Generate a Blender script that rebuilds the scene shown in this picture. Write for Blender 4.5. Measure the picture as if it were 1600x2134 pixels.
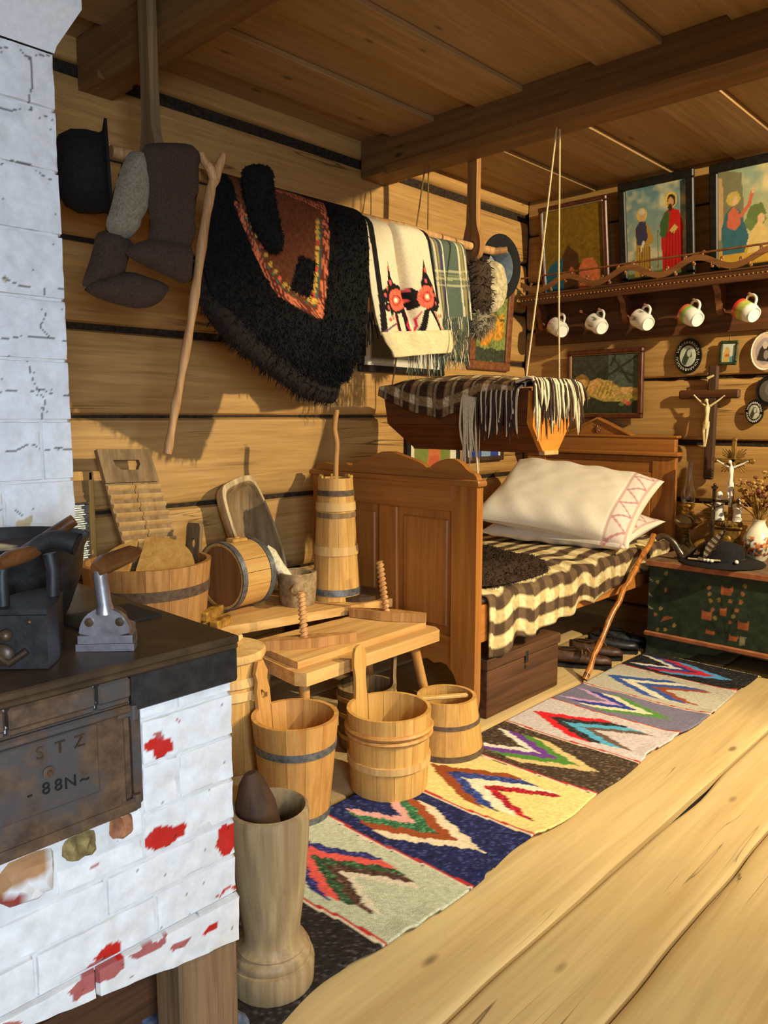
import bpy, bmesh, math, random
import numpy as np
from math import sin, cos, pi, radians, sqrt
from mathutils import Vector, Matrix, Euler
from mathutils.geometry import delaunay_2d_cdt

for o in list(bpy.data.objects):
    bpy.data.objects.remove(o)
SC = bpy.context.scene
COL = SC.collection
random.seed(7)
RNG = np.random.default_rng(7)

# ------------------------------------------------------------------ camera
CAM_H, PITCH, YAW, FPX = 1.2, radians(7.1), radians(43.5), 1600.0
cam_d = bpy.data.cameras.new('camera')
cam_d.sensor_fit = 'HORIZONTAL'; cam_d.sensor_width = 36.0; cam_d.lens = 36.0 * FPX / 1600.0
cam_d.clip_start = 0.02; cam_d.clip_end = 60
cam = bpy.data.objects.new('camera', cam_d); COL.objects.link(cam)
cam.location = (0, 0, CAM_H)
cam.rotation_euler = (pi / 2 - PITCH, 0, YAW)
SC.camera = cam

# ------------------------------------------------------------------ world and lights
W = bpy.data.worlds.new('room_world'); SC.world = W; W.use_nodes = True
bg = W.node_tree.nodes['Background']
bg.inputs[0].default_value = (0.80, 0.72, 0.62, 1); bg.inputs[1].default_value = 0.19

def light(name, kind, loc, target, energy, color, **kw):
    d = bpy.data.lights.new(name, kind); d.energy = energy; d.color = color
    for k, v in kw.items(): setattr(d, k, v)
    o = bpy.data.objects.new(name, d); COL.objects.link(o); o.location = loc
    o.rotation_euler = (Vector(target) - Vector(loc)).to_track_quat('-Z', 'Y').to_euler()
    return o
WARM = (1.0, 0.845, 0.53)
light('warm_spot', 'SPOT', (0.95, 3.06, 2.44), (-2.1, 3.25, 0.85), 560, WARM, spot_size=radians(90), spot_blend=0.6, shadow_soft_size=0.03)
light('warm_spot', 'SPOT', (1.15, 1.75, 2.36), (-0.95, 1.95, 0.0), 230, WARM, spot_size=radians(46), spot_blend=0.3, shadow_soft_size=0.04)
light('warm_spot', 'SPOT', (0.35, 1.55, 2.42), (-0.75, 1.75, 0.0), 48, WARM, spot_size=radians(84), spot_blend=0.7, shadow_soft_size=0.05)  # added unseen spot that brightens the floor and rug
light('window_daylight', 'AREA', (1.55, -0.55, 1.35), (-1.4, 0.4, 0.8), 23, (0.66, 0.81, 1.0), shape='RECTANGLE', size=0.9, size_y=1.1, spread=radians(84))
SC.view_settings.view_transform = 'Standard'
SC.view_settings.look = 'None'
SC.view_settings.gamma = 1.0
SC.view_settings.use_curve_mapping = False
SC.view_settings.exposure = 0.1

# ------------------------------------------------------------------ measuring helper
_fh = Vector((-sin(YAW), cos(YAW), 0)); _r = Vector((cos(YAW), sin(YAW), 0)); _u0 = Vector((0, 0, 1))
_f = _fh * cos(PITCH) - _u0 * sin(PITCH); _u = _u0 * cos(PITCH) + _fh * sin(PITCH)
def at(px, py, axis, val):
    """the point of the plane axis = val that the photograph shows at (px, py)"""
    d = _f * FPX + _r * (px - 800) - _u * (py - 1067)
    o = Vector((0, 0, CAM_H)); a = 'xyz'.index(axis)
    return o + d * ((val - o[a]) / d[a])

# ------------------------------------------------------------------ colours and materials
def lin(c):
    c = c / 255.0
    return c / 12.92 if c <= 0.04045 else ((c + 0.055) / 1.055) ** 2.4
def K(r, g, b): return (lin(r), lin(g), lin(b), 1.0)
def lin_np(a):
    a = np.clip(np.asarray(a, float), 0, 255) / 255.0
    return np.where(a <= 0.04045, a / 12.92, ((a + 0.055) / 1.055) ** 2.4)

MATS = {}
class NT:
    def __init__(s, name):
        m = bpy.data.materials.new(name); m.use_nodes = True
        s.m = m; s.t = m.node_tree; s.b = s.t.nodes['Principled BSDF']; MATS[name] = m
    def n(s, typ, **kw):
        nd = s.t.nodes.new(typ)
        for k, v in kw.items(): setattr(nd, k, v)
        return nd
    def l(s, a, b): s.t.links.new(a, b)
    def math(s, op, a, b=None):
        nd = s.n('ShaderNodeMath', operation=op)
        for i, x in enumerate((a, b)):
            if x is None: continue
            if isinstance(x, (int, float)): nd.inputs[i].default_value = x
            else: s.l(x, nd.inputs[i])
        return nd.outputs[0]
    def mix(s, fac, a, b, blend='MIX'):
        nd = s.n('ShaderNodeMix', data_type='RGBA', blend_type=blend)
        for sock, x in ((nd.inputs[0], fac), (nd.inputs[6], a), (nd.inputs[7], b)):
            if isinstance(x, (int, float)): sock.default_value = x
            elif isinstance(x, tuple): sock.default_value = x
            else: s.l(x, sock)
        return nd.outputs[2]
    def coords(s, scale, rnd=True):
        tc = s.n('ShaderNodeTexCoord'); out = tc.outputs['Object']
        if rnd:
            oi = s.n('ShaderNodeObjectInfo'); cb = s.n('ShaderNodeCombineXYZ')
            for i, k in enumerate((7.3, 3.1, 5.7)): s.l(s.math('MULTIPLY', oi.outputs['Random'], k), cb.inputs[i])
            va = s.n('ShaderNodeVectorMath', operation='ADD'); s.l(out, va.inputs[0]); s.l(cb.outputs[0], va.inputs[1]); out = va.outputs[0]
        mp = s.n('ShaderNodeMapping'); mp.inputs['Scale'].default_value = scale; s.l(out, mp.inputs['Vector'])
        return mp.outputs[0]
    def noise(s, vec, scale, detail=4, rough=0.55, dist=0.0):
        nd = s.n('ShaderNodeTexNoise'); nd.inputs['Scale'].default_value = scale; nd.inputs['Detail'].default_value = detail
        nd.inputs['Roughness'].default_value = rough; nd.inputs['Distortion'].default_value = dist
        s.l(vec, nd.inputs['Vector']); return nd.outputs['Fac']
    def ramp(s, fac, stops):
        nd = s.n('ShaderNodeValToRGB'); e = nd.color_ramp.elements
        while len(e) < len(stops): e.new(0.5)
        for el, (p, c) in zip(e, stops): el.position = p; el.color = c
        s.l(fac, nd.inputs[0]); return nd.outputs[0]
    def bump(s, h, strength, dist=0.01):
        nd = s.n('ShaderNodeBump'); nd.inputs['Strength'].default_value = strength; nd.inputs['Distance'].default_value = dist
        s.l(h, nd.inputs['Height']); s.l(nd.outputs[0], s.b.inputs['Normal'])

def sc(c, k): return (min(1, c[0] * k), min(1, c[1] * k), min(1, c[2] * k), 1)

def wood(name, light_c, dark_c, axis='z', fine=34, rough=0.6, knots=0.0, crack=0.0, bump=0.25, broad=0.3, spec=0.3):
    t = NT(name); i = 'xyz'.index(axis)
    s1 = [fine] * 3; s1[i] = fine * 0.045
    g = t.noise(t.coords(tuple(s1)), 1.0, 5, 0.6, 0.5)
    s2 = [5.0] * 3; s2[i] = 0.9
    b = t.noise(t.coords(tuple(s2)), 1.0, 3, 0.5, 0.3)
    col = t.ramp(g, [(0.28, dark_c), (0.62, light_c), (0.85, sc(light_c, 1.12))])
    col = t.mix(t.math('MULTIPLY', t.math('SUBTRACT', b, 0.42), broad * 3.2), col, sc(dark_c, 0.75))
    g2 = t.noise(t.coords(tuple(x * 4.3 for x in s1)), 1.0, 3, 0.6)
    vm = t.n('ShaderNodeVectorMath', operation='SCALE'); t.l(col, vm.inputs[0]); t.l(t.math('ADD', t.math('MULTIPLY', g2, 0.44), 0.78), vm.inputs['Scale']); col = vm.outputs[0]
    h = g
    if knots:
        s3 = [11.0] * 3; s3[i] = 4.2
        v = t.n('ShaderNodeTexVoronoi'); v.inputs['Scale'].default_value = 1.0; v.inputs['Randomness'].default_value = 1.0
        t.l(t.coords(tuple(s3)), v.inputs['Vector'])
        k = t.n('ShaderNodeMapRange'); k.inputs['From Min'].default_value = 0.07 * knots; k.inputs['From Max'].default_value = 0.16 * knots
        k.inputs['To Min'].default_value = 0.85; k.inputs['To Max'].default_value = 0.0
        t.l(v.outputs['Distance'], k.inputs['Value'])
        sx = t.n('ShaderNodeSeparateColor'); t.l(v.outputs['Color'], sx.inputs[0])
        kf = t.math('MULTIPLY', k.outputs[0], t.math('GREATER_THAN', sx.outputs[0], 0.80))
        col = t.mix(kf, col, sc(dark_c, 0.38))
    if crack:
        s4 = [9.0] * 3; s4[i] = 0.35
        c = t.noise(t.coords(tuple(s4)), 1.0, 3, 0.5, 0.8)
        q = t.n('ShaderNodeMapRange'); q.inputs['From Min'].default_value = 0.0; q.inputs['From Max'].default_value = 0.006 * crack
        q.inputs['To Min'].default_value = 0.85; q.inputs['To Max'].default_value = 0.0
        t.l(t.math('ABSOLUTE', t.math('SUBTRACT', c, 0.5)), q.inputs['Value'])
        # only in places
        w = t.n('ShaderNodeMapRange'); w.inputs['From Min'].default_value = 0.5; w.inputs['From Max'].default_value = 0.6
        t.l(t.noise(t.coords((1.6, 1.6, 1.6)), 1.0, 1), w.inputs['Value'])
        cf = t.math('MULTIPLY', q.outputs[0], w.outputs[0])
        col = t.mix(cf, col, sc(dark_c, 0.18))
        h = t.math('SUBTRACT', g, t.math('MULTIPLY', cf, 2.0))
    t.l(col, t.b.inputs['Base Color'])
    t.b.inputs['Roughness'].default_value = rough; t.b.inputs['Specular IOR Level'].default_value = spec
    t.bump(h, bump, 0.004)
    return t.m

def rough_mat(name, c1, c2, scale=20, rough=0.8, bump=0.3, metal=0.0, lo=0.35, hi=0.65, detail=5, spec=0.3, c3=None, coat=0.0):
    t = NT(name); v = t.coords((1, 1, 1))
    n = t.noise(v, scale, detail, 0.6)
    col = t.ramp(n, [(lo, c1), (hi, c2)])
    if c3:
        n2 = t.noise(v, scale * 0.23, 4, 0.6)
        k = t.n('ShaderNodeMapRange'); k.inputs['From Min'].default_value = 0.5; k.inputs['From Max'].default_value = 0.62; t.l(n2, k.inputs['Value'])
        col = t.mix(k.outputs[0], col, c3)
    t.l(col, t.b.inputs['Base Color'])
    t.b.inputs['Roughness'].default_value = rough; t.b.inputs['Metallic'].default_value = metal
    t.b.inputs['Specular IOR Level'].default_value = spec; t.b.inputs['Coat Weight'].default_value = coat
    if bump: t.bump(n, bump, 0.004)
    return t.m

def vcol(name, rough=0.85, scale=300, bump=0.2, var=0.25, spec=0.2, sheen=0.0, stretch=(1, 1, 1), dist=0.002, coat=0.0):
    t = NT(name); a = t.n('ShaderNodeAttribute', attribute_name='Col')
    n = t.noise(t.coords(stretch, False), scale, 3, 0.6)
    k = t.n('ShaderNodeMapRange'); k.inputs['From Min'].default_value = 0.3; k.inputs['From Max'].default_value = 0.7
    k.inputs['To Min'].default_value = 1 - var; k.inputs['To Max'].default_value = 1 + var * 0.5; t.l(n, k.inputs['Value'])
    vm = t.n('ShaderNodeVectorMath', operation='SCALE'); t.l(a.outputs['Color'], vm.inputs[0]); t.l(k.outputs[0], vm.inputs['Scale'])
    t.l(vm.outputs[0], t.b.inputs['Base Color'])
    t.b.inputs['Roughness'].default_value = rough; t.b.inputs['Specular IOR Level'].default_value = spec
    t.b.inputs['Sheen Weight'].default_value = sheen; t.b.inputs['Coat Weight'].default_value = coat
    if bump: t.bump(n, bump, dist)
    return t.m

def plain(name, c, rough=0.5, metal=0.0, spec=0.5, coat=0.0, trans=0.0, ior=1.45):
    t = NT(name); t.b.inputs['Base Color'].default_value = c; t.b.inputs['Roughness'].default_value = rough
    t.b.inputs['Metallic'].default_value = metal; t.b.inputs['Specular IOR Level'].default_value = spec
    t.b.inputs['Coat Weight'].default_value = coat; t.b.inputs['Transmission Weight'].default_value = trans; t.b.inputs['IOR'].default_value = ior
    return t.m

wood('log_wood_y', K(196, 152, 90), K(166, 123, 67), 'y', 40, 0.6, knots=1.35, crack=1.7, broad=0.28, bump=0.15)
wood('log_wood_x', K(196, 152, 90), K(166, 123, 67), 'x', 40, 0.6, knots=1.35, crack=1.7, broad=0.28, bump=0.15)
wood('ceiling_wood', K(170, 136, 92), K(146, 114, 74), 'y', 34, 0.55, knots=0.9, broad=0.25, bump=0.12)
wood('beam_wood', K(132, 96, 56), K(100, 70, 38), 'x', 30, 0.55, knots=0.9, broad=0.3)
wood('floor_wood', K(200, 174, 126), K(182, 152, 104), 'y', 16, 0.55, knots=1.0, crack=0.7, broad=0.22, bump=0.15)
wood('pine', K(206, 162, 92), K(180, 130, 66), 'z', 40, 0.55)
wood('pine_orange', K(196, 146, 82), K(166, 114, 58), 'z', 40, 0.5)
wood('pine_worn', K(182, 134, 78), K(138, 92, 48), 'z', 40, 0.65, bump=0.4)
wood('cask_head', K(146, 98, 54), K(112, 72, 36), 'z', 30, 0.5)
wood('trough_rim', K(208, 182, 136), K(152, 122, 82), 'z', 30, 0.7, bump=0.5)
wood('fret_wood', K(150, 100, 60), K(108, 68, 38), 'x', 30, 0.5)
wood('pine_pale', K(214, 178, 118), K(188, 142, 82), 'z', 30, 0.6)
wood('pale_y', K(208, 166, 104), K(176, 128, 70), 'y', 30, 0.6, knots=0.7)
wood('grey_wood', K(150, 122, 84), K(98, 76, 48), 'z', 30, 0.75, bump=0.5)
wood('grey_wood_y', K(150, 118, 76), K(100, 74, 44), 'y', 30, 0.75, bump=0.5)
wood('dark_wood', K(84, 58, 40), K(52, 34, 22), 'z', 30, 0.7)
wood('dark_wood_y', K(100, 66, 42), K(60, 38, 24), 'y', 30, 0.55)
wood('dark_wood_x', K(104, 64, 38), K(64, 38, 22), 'x', 30, 0.5)
wood('bed_wood', K(172, 112, 50), K(140, 84, 34), 'z', 30, 0.38, knots=0.6, spec=0.5)
wood('bed_wood_x', K(170, 110, 50), K(138, 84, 34), 'x', 30, 0.38, knots=0.6, spec=0.5)
wood('bed_wood_y', K(190, 124, 58), K(152, 92, 38), 'y', 30, 0.4, spec=0.5)
wood('cradle_wood', K(118, 66, 30), K(84, 44, 18), 'x', 30, 0.5)
wood('cradle_end_wood', K(222, 142, 56), K(192, 112, 38), 'y', 30, 0.45)
wood('stick_wood', K(206, 160, 108), K(158, 108, 62), 'z', 40, 0.5)
wood('stick_varnish', K(196, 122, 52), K(112, 60, 22), 'z', 60, 0.25, spec=0.6)
wood('grip_wood', K(120, 74, 38), K(76, 44, 22), 'y', 40, 0.35)
wood('mortar_wood', K(168, 144, 106), K(116, 92, 62), 'z', 26, 0.48, bump=0.4, knots=0.8)
wood('leg_wood', K(150, 118, 84), K(96, 72, 48), 'z', 40, 0.8, bump=0.6)
rough_mat('moss', K(34, 26, 18), K(62, 48, 34), 60, 0.95, 0.8)
rough_mat('iron_black', K(22, 21, 20), K(44, 41, 38), 40, 0.55, 0.25, spec=0.5)
rough_mat('iron_plate', K(62, 47, 32), K(92, 70, 46), 14, 0.42, 0.08, metal=0.3, spec=0.5)
rough_mat('rust', K(80, 62, 48), K(116, 88, 64), 36, 0.55, 0.3, metal=0.25, c3=K(84, 78, 74))
rough_mat('hoop_iron', K(88, 90, 94), K(128, 130, 132), 60, 0.5, 0.15, metal=0.6)
rough_mat('hoop_dark', K(74, 58, 46), K(104, 84, 68), 50, 0.7, 0.3)
rough_mat('steel', K(170, 164, 166), K(206, 202, 206), 40, 0.32, 0.05, metal=0.85)
rough_mat('zinc', K(150, 156, 158), K(186, 190, 190), 30, 0.35, 0.1, metal=0.8)
rough_mat('brass', K(150, 112, 50), K(196, 150, 74), 50, 0.4, 0.1, metal=0.8)
rough_mat('gold_old', K(112, 84, 38), K(170, 132, 66), 60, 0.5, 0.4, metal=0.5)
rough_mat('bronze', K(62, 50, 38), K(100, 82, 60), 50, 0.35, 0.2, metal=0.7)
rough_mat('felt_black', K(16, 16, 17), K(28, 27, 27), 90, 0.9, 0.2)
rough_mat('felt_brown', K(56, 42, 33), K(78, 60, 46), 220, 0.95, 0.5)
rough_mat('felt_grey', K(116, 106, 86), K(150, 138, 114), 160, 0.95, 0.6)
rough_mat('wool_black', K(9, 8, 8), K(20, 18, 17), 120, 0.95, 0.5)
rough_mat('cap_wool', K(150, 134, 100), K(206, 190, 152), 40, 0.95, 0.8)
rough_mat('fur_dark', K(16, 11, 9), K(38, 26, 18), 120, 0.9, 0.5)
rough_mat('fur_brown', K(26, 16, 10), K(60, 38, 22), 120, 0.9, 0.5)
rough_mat('leather_brown', K(52, 32, 20), K(88, 56, 34), 50, 0.5, 0.3, spec=0.5)
rough_mat('leather_black', K(20, 20, 21), K(40, 40, 42), 50, 0.42, 0.2, spec=0.5)
rough_mat('linen', K(226, 214, 196), K(240, 232, 218), 14, 0.85, 0.12)
rough_mat('stone', K(196, 178, 140), K(232, 220, 190), 60, 0.8, 0.5)
rough_mat('stone_bowl', K(118, 98, 70), K(166, 140, 102), 40, 0.85, 0.5)
rough_mat('rubble', K(112, 92, 54), K(168, 146, 92), 50, 0.95, 1.0, c3=K(78, 66, 44))
rough_mat('brick_red', K(140, 84, 56), K(186, 130, 88), 40, 0.9, 0.6)
rough_mat('coal', K(30, 24, 20), K(66, 50, 40), 30, 0.95, 0.8)
rough_mat('plaster_core', K(206, 204, 200), K(222, 220, 216), 30, 0.9, 0.5)
rough_mat('rope', K(206, 182, 128), K(232, 212, 164), 200, 0.9, 0.4)
rough_mat('twine', K(120, 88, 46), K(156, 118, 66), 200, 0.9, 0.4)
rough_mat('porcelain', K(232, 226, 212), K(244, 240, 230), 8, 0.25, 0.0, spec=0.5)
rough_mat('ivory', K(206, 182, 132), K(232, 214, 170), 60, 0.45, 0.1)
rough_mat('horn', K(40, 30, 22), K(84, 66, 46), 30, 0.3, 0.1, spec=0.6)
rough_mat('dough', K(206, 176, 120), K(232, 210, 160), 40, 0.8, 0.4)
rough_mat('slate_blue', K(66, 78, 104), K(110, 120, 142), 60, 0.9, 0.4)
rough_mat('dark_void', K(10, 9, 8), K(18, 15, 12), 20, 0.95, 0.0)
rough_mat('lining', K(112, 126, 138), K(148, 160, 168), 30, 0.5, 0.1)
rough_mat('frame_black', K(20, 19, 18), K(36, 32, 28), 40, 0.45, 0.1)
rough_mat('frame_brown', K(66, 30, 20), K(96, 48, 30), 40, 0.35, 0.1, spec=0.5)
rough_mat('frame_wood', K(108, 64, 38), K(146, 92, 56), 40, 0.45, 0.15)
rough_mat('dried_plant', K(140, 104, 46), K(206, 168, 92), 60, 0.9, 0.4)
rough_mat('dried_rose', K(110, 66, 46), K(160, 104, 74), 60, 0.9, 0.4)
rough_mat('bead_white', K(226, 216, 196), K(246, 240, 226), 30, 0.35, 0.05)
rough_mat('gilt_block', K(140, 100, 36), K(186, 138, 56), 40, 0.6, 0.3, c3=K(96, 62, 24))
rough_mat('painted_strip', K(140, 82, 52), K(172, 108, 72), 24, 0.6, 0.2)
rough_mat('chest_top', K(88, 66, 46), K(124, 98, 70), 20, 0.5, 0.2)
rough_mat('blanket_dark', K(52, 38, 30), K(78, 60, 46), 120, 0.95, 0.5)
rough_mat('blanket_light', K(206, 188, 150), K(232, 218, 184), 120, 0.95, 0.5)
plain('glass_clear', K(250, 250, 248), 0.02, spec=0.5, trans=1.0)
plain('glass_amber', K(150, 128, 92), 0.05, spec=0.5, trans=0.85)
plain('hollow_black', K(12, 11, 10), 0.7)  # painted shade for slots and openings
plain('lettering', K(214, 206, 190), 0.5)
vcol('cloth_paint', 0.92, 420, 0.35, 0.22)
vcol('rug_paint', 0.95, 260, 0.6, 0.3, stretch=(1.0, 2.2, 1.0), dist=0.004)
vcol('print_paint', 0.35, 30, 0.0, 0.12, spec=0.4)
vcol('paint_gloss', 0.25, 20, 0.0, 0.06, spec=0.5)
vcol('paint_matt', 0.6, 60, 0.15, 0.25, spec=0.3)
vcol('whitewash', 0.62, 70, 0.35, 0.08, spec=0.35, dist=0.003)
# ------------------------------------------------------------------ mesh helpers
def RZ(a): return Matrix.Rotation(a, 4, 'Z')
def RX(a): return Matrix.Rotation(a, 4, 'X')
def RY(a): return Matrix.Rotation(a, 4, 'Y')
def T(x, y, z): return Matrix.Translation((x, y, z))
def aim(p, d, up=(0, 0, 1)):
    """matrix whose local z points along d at p"""
    z = Vector(d).normalized(); u = Vector(up)
    if abs(z.dot(u)) > 0.98: u = Vector((0, 1, 0))
    x = u.cross(z).normalized(); y = z.cross(x)
    return Matrix(((x[0], y[0], z[0], p[0]), (x[1], y[1], z[1], p[1]), (x[2], y[2], z[2], p[2]), (0, 0, 0, 1)))

_boxes = {}
def _box(b):
    bm = bmesh.new(); bmesh.ops.create_cube(bm, size=1.0)
    return bm

class MB:
    def __init__(s): s.v = []; s.f = []; s.mi = []; s.cur = 0
    def add(s, vs, fs, M=None):
        o = len(s.v)
        if M is not None: vs = [M @ Vector(v) for v in vs]
        s.v += [tuple(v) for v in vs]; s.f += [[i + o for i in f] for f in fs]; s.mi += [s.cur] * len(fs)
        return s
    def box(s, c, sz, b=0.004, M=None, seg=1):
        b = min(b, min(sz) * 0.45)
        key = (round(sz[0], 5), round(sz[1], 5), round(sz[2], 5), round(b, 5), seg)
        if key not in _boxes:
            bm = bmesh.new(); bmesh.ops.create_cube(bm, size=1.0)
            for v in bm.verts: v.co = Vector((v.co.x * sz[0], v.co.y * sz[1], v.co.z * sz[2]))
            if b > 0: bmesh.ops.bevel(bm, geom=list(bm.edges), offset=b, segments=seg, affect='EDGES', profile=0.5)
            bm.verts.ensure_lookup_table(); bm.verts.index_update()
            _boxes[key] = ([v.co.copy() for v in bm.verts], [[v.index for v in f.verts] for f in bm.faces]); bm.free()
        vs, fs = _boxes[key]
        m = T(*c) if M is None else M @ T(*c)
        return s.add(vs, fs, m)
    def bar(s, p, q, w, h, b=0.003, up=(0, 0, 1)):
        p = Vector(p); q = Vector(q); L = (q - p).length
        return s.box((0, 0, L / 2), (w, h, L), b, aim(p, q - p, up))
    def lathe(s, prof, n=24, M=None, cap=True, a0=0.0, a1=2 * pi):
        vs = []; fs = []; full = abs(a1 - a0 - 2 * pi) < 1e-6; m = n if full else n + 1
        for r, z in prof:
            for k in range(m):
                a = a0 + (a1 - a0) * k / n; vs.append((r * cos(a), r * sin(a), z))
        for i in range(len(prof) - 1):
            for k in range(n):
                k2 = (k + 1) % m
                fs.append([i * m + k, i * m + k2, (i + 1) * m + k2, (i + 1) * m + k])
        if cap and full:
            if prof[0][0] > 1e-6: fs.append([k for k in range(n)][::-1])
            if prof[-1][0] > 1e-6: fs.append([(len(prof) - 1) * m + k for k in range(n)])
        return s.add(vs, fs, M)
    def tube(s, pts, rad, n=8, M=None, flat=1.0, cap=True):
        pts = [Vector(p) for p in pts]
        if not hasattr(rad, '__len__'): rad = [rad] * len(pts)
        vs = []; fs = []; ref = None
        for i, p in enumerate(pts):
            d = (pts[min(i + 1, len(pts) - 1)] - pts[max(i - 1, 0)])
            if d.length < 1e-9: d = Vector((0, 0, 1))
            d.normalize()
            if ref is None: ref = Vector((0, 0, 1)) if abs(d.z) < 0.9 else Vector((1, 0, 0))
            x = (ref - d * ref.dot(d)).normalized(); y = d.cross(x); ref = x
            for k in range(n):
                a = 2 * pi * k / n; vs.append(p + x * (rad[i] * cos(a) * flat) + y * (rad[i] * sin(a)))
        for i in range(len(pts) - 1):
            for k in range(n):
                fs.append([i * n + k, i * n + (k + 1) % n, (i + 1) * n + (k + 1) % n, (i + 1) * n + k])
        if cap: fs.append(list(range(n))[::-1]); fs.append([(len(pts) - 1) * n + k for k in range(n)])
        return s.add(vs, fs, M)
    def ball(s, c, r, n=10, m=7, M=None):
        if not hasattr(r, '__len__'): r = (r, r, r)
        vs = [(c[0], c[1], c[2] - r[2])]; fs = []
        for i in range(1, m):
            t = -pi / 2 + pi * i / m
            for k in range(n):
                a = 2 * pi * k / n; vs.append((c[0] + r[0] * cos(t) * cos(a), c[1] + r[1] * cos(t) * sin(a), c[2] + r[2] * sin(t)))
        vs.append((c[0], c[1], c[2] + r[2])); N = len(vs) - 1
        for k in range(n):
            k2 = (k + 1) % n
            fs.append([0, 1 + k2, 1 + k]); fs.append([N, N - n + k, N - n + k2])
            for i in range(m - 2): fs.append([1 + i * n + k, 1 + i * n + k2, 1 + (i + 1) * n + k2, 1 + (i + 1) * n + k])
        return s.add(vs, fs, M)
    def prism(s, poly, d0, d1, M=None, conv=None):
        """2D outline (a, b) extruded along the third axis; conv maps (a, b, d) to xyz"""
        conv = conv or (lambda a, b, d: (a, b, d)); n = len(poly)
        vs = [conv(a, b, d0) for a, b in poly] + [conv(a, b, d1) for a, b in poly]
        fs = [list(range(n))[::-1], [n + i for i in range(n)]] + [[i, (i + 1) % n, n + (i + 1) % n, n + i] for i in range(n)]
        return s.add(vs, fs, M)
    def plate(s, outer, holes, d0, d1, conv=None, M=None):
        """an outline with holes, extruded"""
        conv = conv or (lambda a, b, d: (a, b, d))
        loops = [outer] + list(holes); pts = []; eds = []
        for L in loops:
            o = len(pts); pts += [Vector(p) for p in L]; eds += [(o + i, o + (i + 1) % len(L)) for i in range(len(L))]
        vo, eo, fo, *_ = delaunay_2d_cdt(pts, eds, [], 0, 1e-7)
        keep = []
        for f in fo:
            c = sum((vo[i] for i in f), Vector((0, 0))) / len(f)
            if inside(c, outer) and not any(inside(c, h) for h in holes): keep.append(list(f))
        n = len(vo)
        vs = [conv(v.x, v.y, d0) for v in vo] + [conv(v.x, v.y, d1) for v in vo]
        fs = [f[::-1] for f in keep] + [[i + n for i in f] for f in keep]
        cnt = {}
        for f in keep:
            for i in range(len(f)): cnt[(f[i], f[(i + 1) % len(f)])] = 1
        for (a, b) in cnt:
            if (b, a) not in cnt: fs.append([a, b, b + n, a + n])
        return s.add(vs, fs, M)
    def puff(s, outer, R, Tk, step, conv, M=None, back=1.0, wob=0.0, seed=1):
        """an outline inflated into a rounded body: thickness Tk in the middle, R = rounding width"""
        pts = [Vector(p) for p in resample(outer, step)]; nb = len(pts); eds = [(i, (i + 1) % nb) for i in range(nb)]
        xs = [p[0] for p in outer]; ys = [p[1] for p in outer]; rg = random.Random(seed)
        x = min(xs) + step * .5
        while x < max(xs):
            y = min(ys) + step * .5
            while y < max(ys):
                q = Vector((x + rg.uniform(-.2, .2) * step, y + rg.uniform(-.2, .2) * step))
                if inside(q, outer) and edist(q, outer) > step * 0.45: pts.append(q)
                y += step
            x += step
        vo, eo, fo, *_ = delaunay_2d_cdt(pts, eds, [], 0, 1e-7)
        fo = [list(f) for f in fo if inside(sum((vo[i] for i in f), Vector((0, 0))) / len(f), outer)]
        hs = []
        for v in vo:
            d = min(edist(v, outer) / R, 1.0); hs.append(Tk * sqrt(max(0, 1 - (1 - d) ** 2)) * (1 + wob * rg.uniform(-1, 1)))
        n = len(vo); vs = [conv(v.x, v.y, h) for v, h in zip(vo, hs)]; bidx = {}
        fs = [f for f in fo]
        for i, (v, h) in enumerate(zip(vo, hs)):
            if h < 1e-6: bidx[i] = i
            else: bidx[i] = len(vs); vs.append(conv(v.x, v.y, -h * back))
        fs += [[bidx[i] for i in f][::-1] for f in fo]
        return s.add(vs, fs, M)
    def obj(s, name, mat, parent=None, loc=None, w=False, smooth=35, col=None, kind=None, sub=0, label=None):
        """one mesh object. w=True: the vertices are world coordinates"""
        mats = mat if isinstance(mat, (list, tuple)) else [mat]
        off = Vector((0, 0, 0))
        if w:
            if parent is not None: off = wloc(parent)
            elif loc is not None: off = Vector(loc)
        me = bpy.data.meshes.new(name)
        vs = s.v if off.length == 0 else [(a - off.x, b - off.y, c - off.z) for a, b, c in s.v]
        me.from_pydata(vs, [], s.f)
        for m in mats: me.materials.append(MATS[m])
        if len(mats) > 1: me.polygons.foreach_set('material_index', s.mi)
        if col is not None:
            ca = me.color_attributes.new('Col', 'FLOAT_COLOR', 'POINT')
            a = np.ones((len(s.v), 4)); a[:, :3] = lin_np(col); ca.data.foreach_set('color', a.ravel())
        bm = bmesh.new(); bm.from_mesh(me); bmesh.ops.recalc_face_normals(bm, faces=bm.faces); bm.to_mesh(me); bm.free()
        if smooth:
            me.shade_smooth(); me.set_sharp_from_angle(angle=radians(smooth))
        me.update()
        return mk(name, me, parent, loc, kind, sub, label)

def mk(name, me, parent=None, loc=None, kind=None, sub=0, label=None):
    o = bpy.data.objects.new(name, me); COL.objects.link(o)
    if parent is not None: o.parent = parent
    if loc is not None and parent is None: o.location = loc
    elif loc is not None: o.location = loc
    if kind: o['kind'] = kind
    if label: o['label'] = label
    if sub:
        m = o.modifiers.new('Subdivision', 'SUBSURF'); m.levels = sub; m.render_levels = sub
    return o
def wloc(o):
    v = Vector((0, 0, 0))
    while o is not None: v += o.location; o = o.parent
    return v
def tag(o, label, cat, group=None, kind=None):
    o['label'] = label; o['category'] = cat
    if group: o['group'] = group
    if kind: o['kind'] = kind
    return o
def thing(name, label, cat, loc=(0, 0, 0), rotz=0.0, group=None):
    o = bpy.data.objects.new(name, None); COL.objects.link(o); o.empty_display_size = 0.05
    o.location = loc; o.rotation_euler = (0, 0, rotz)
    return tag(o, label, cat, group)
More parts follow.
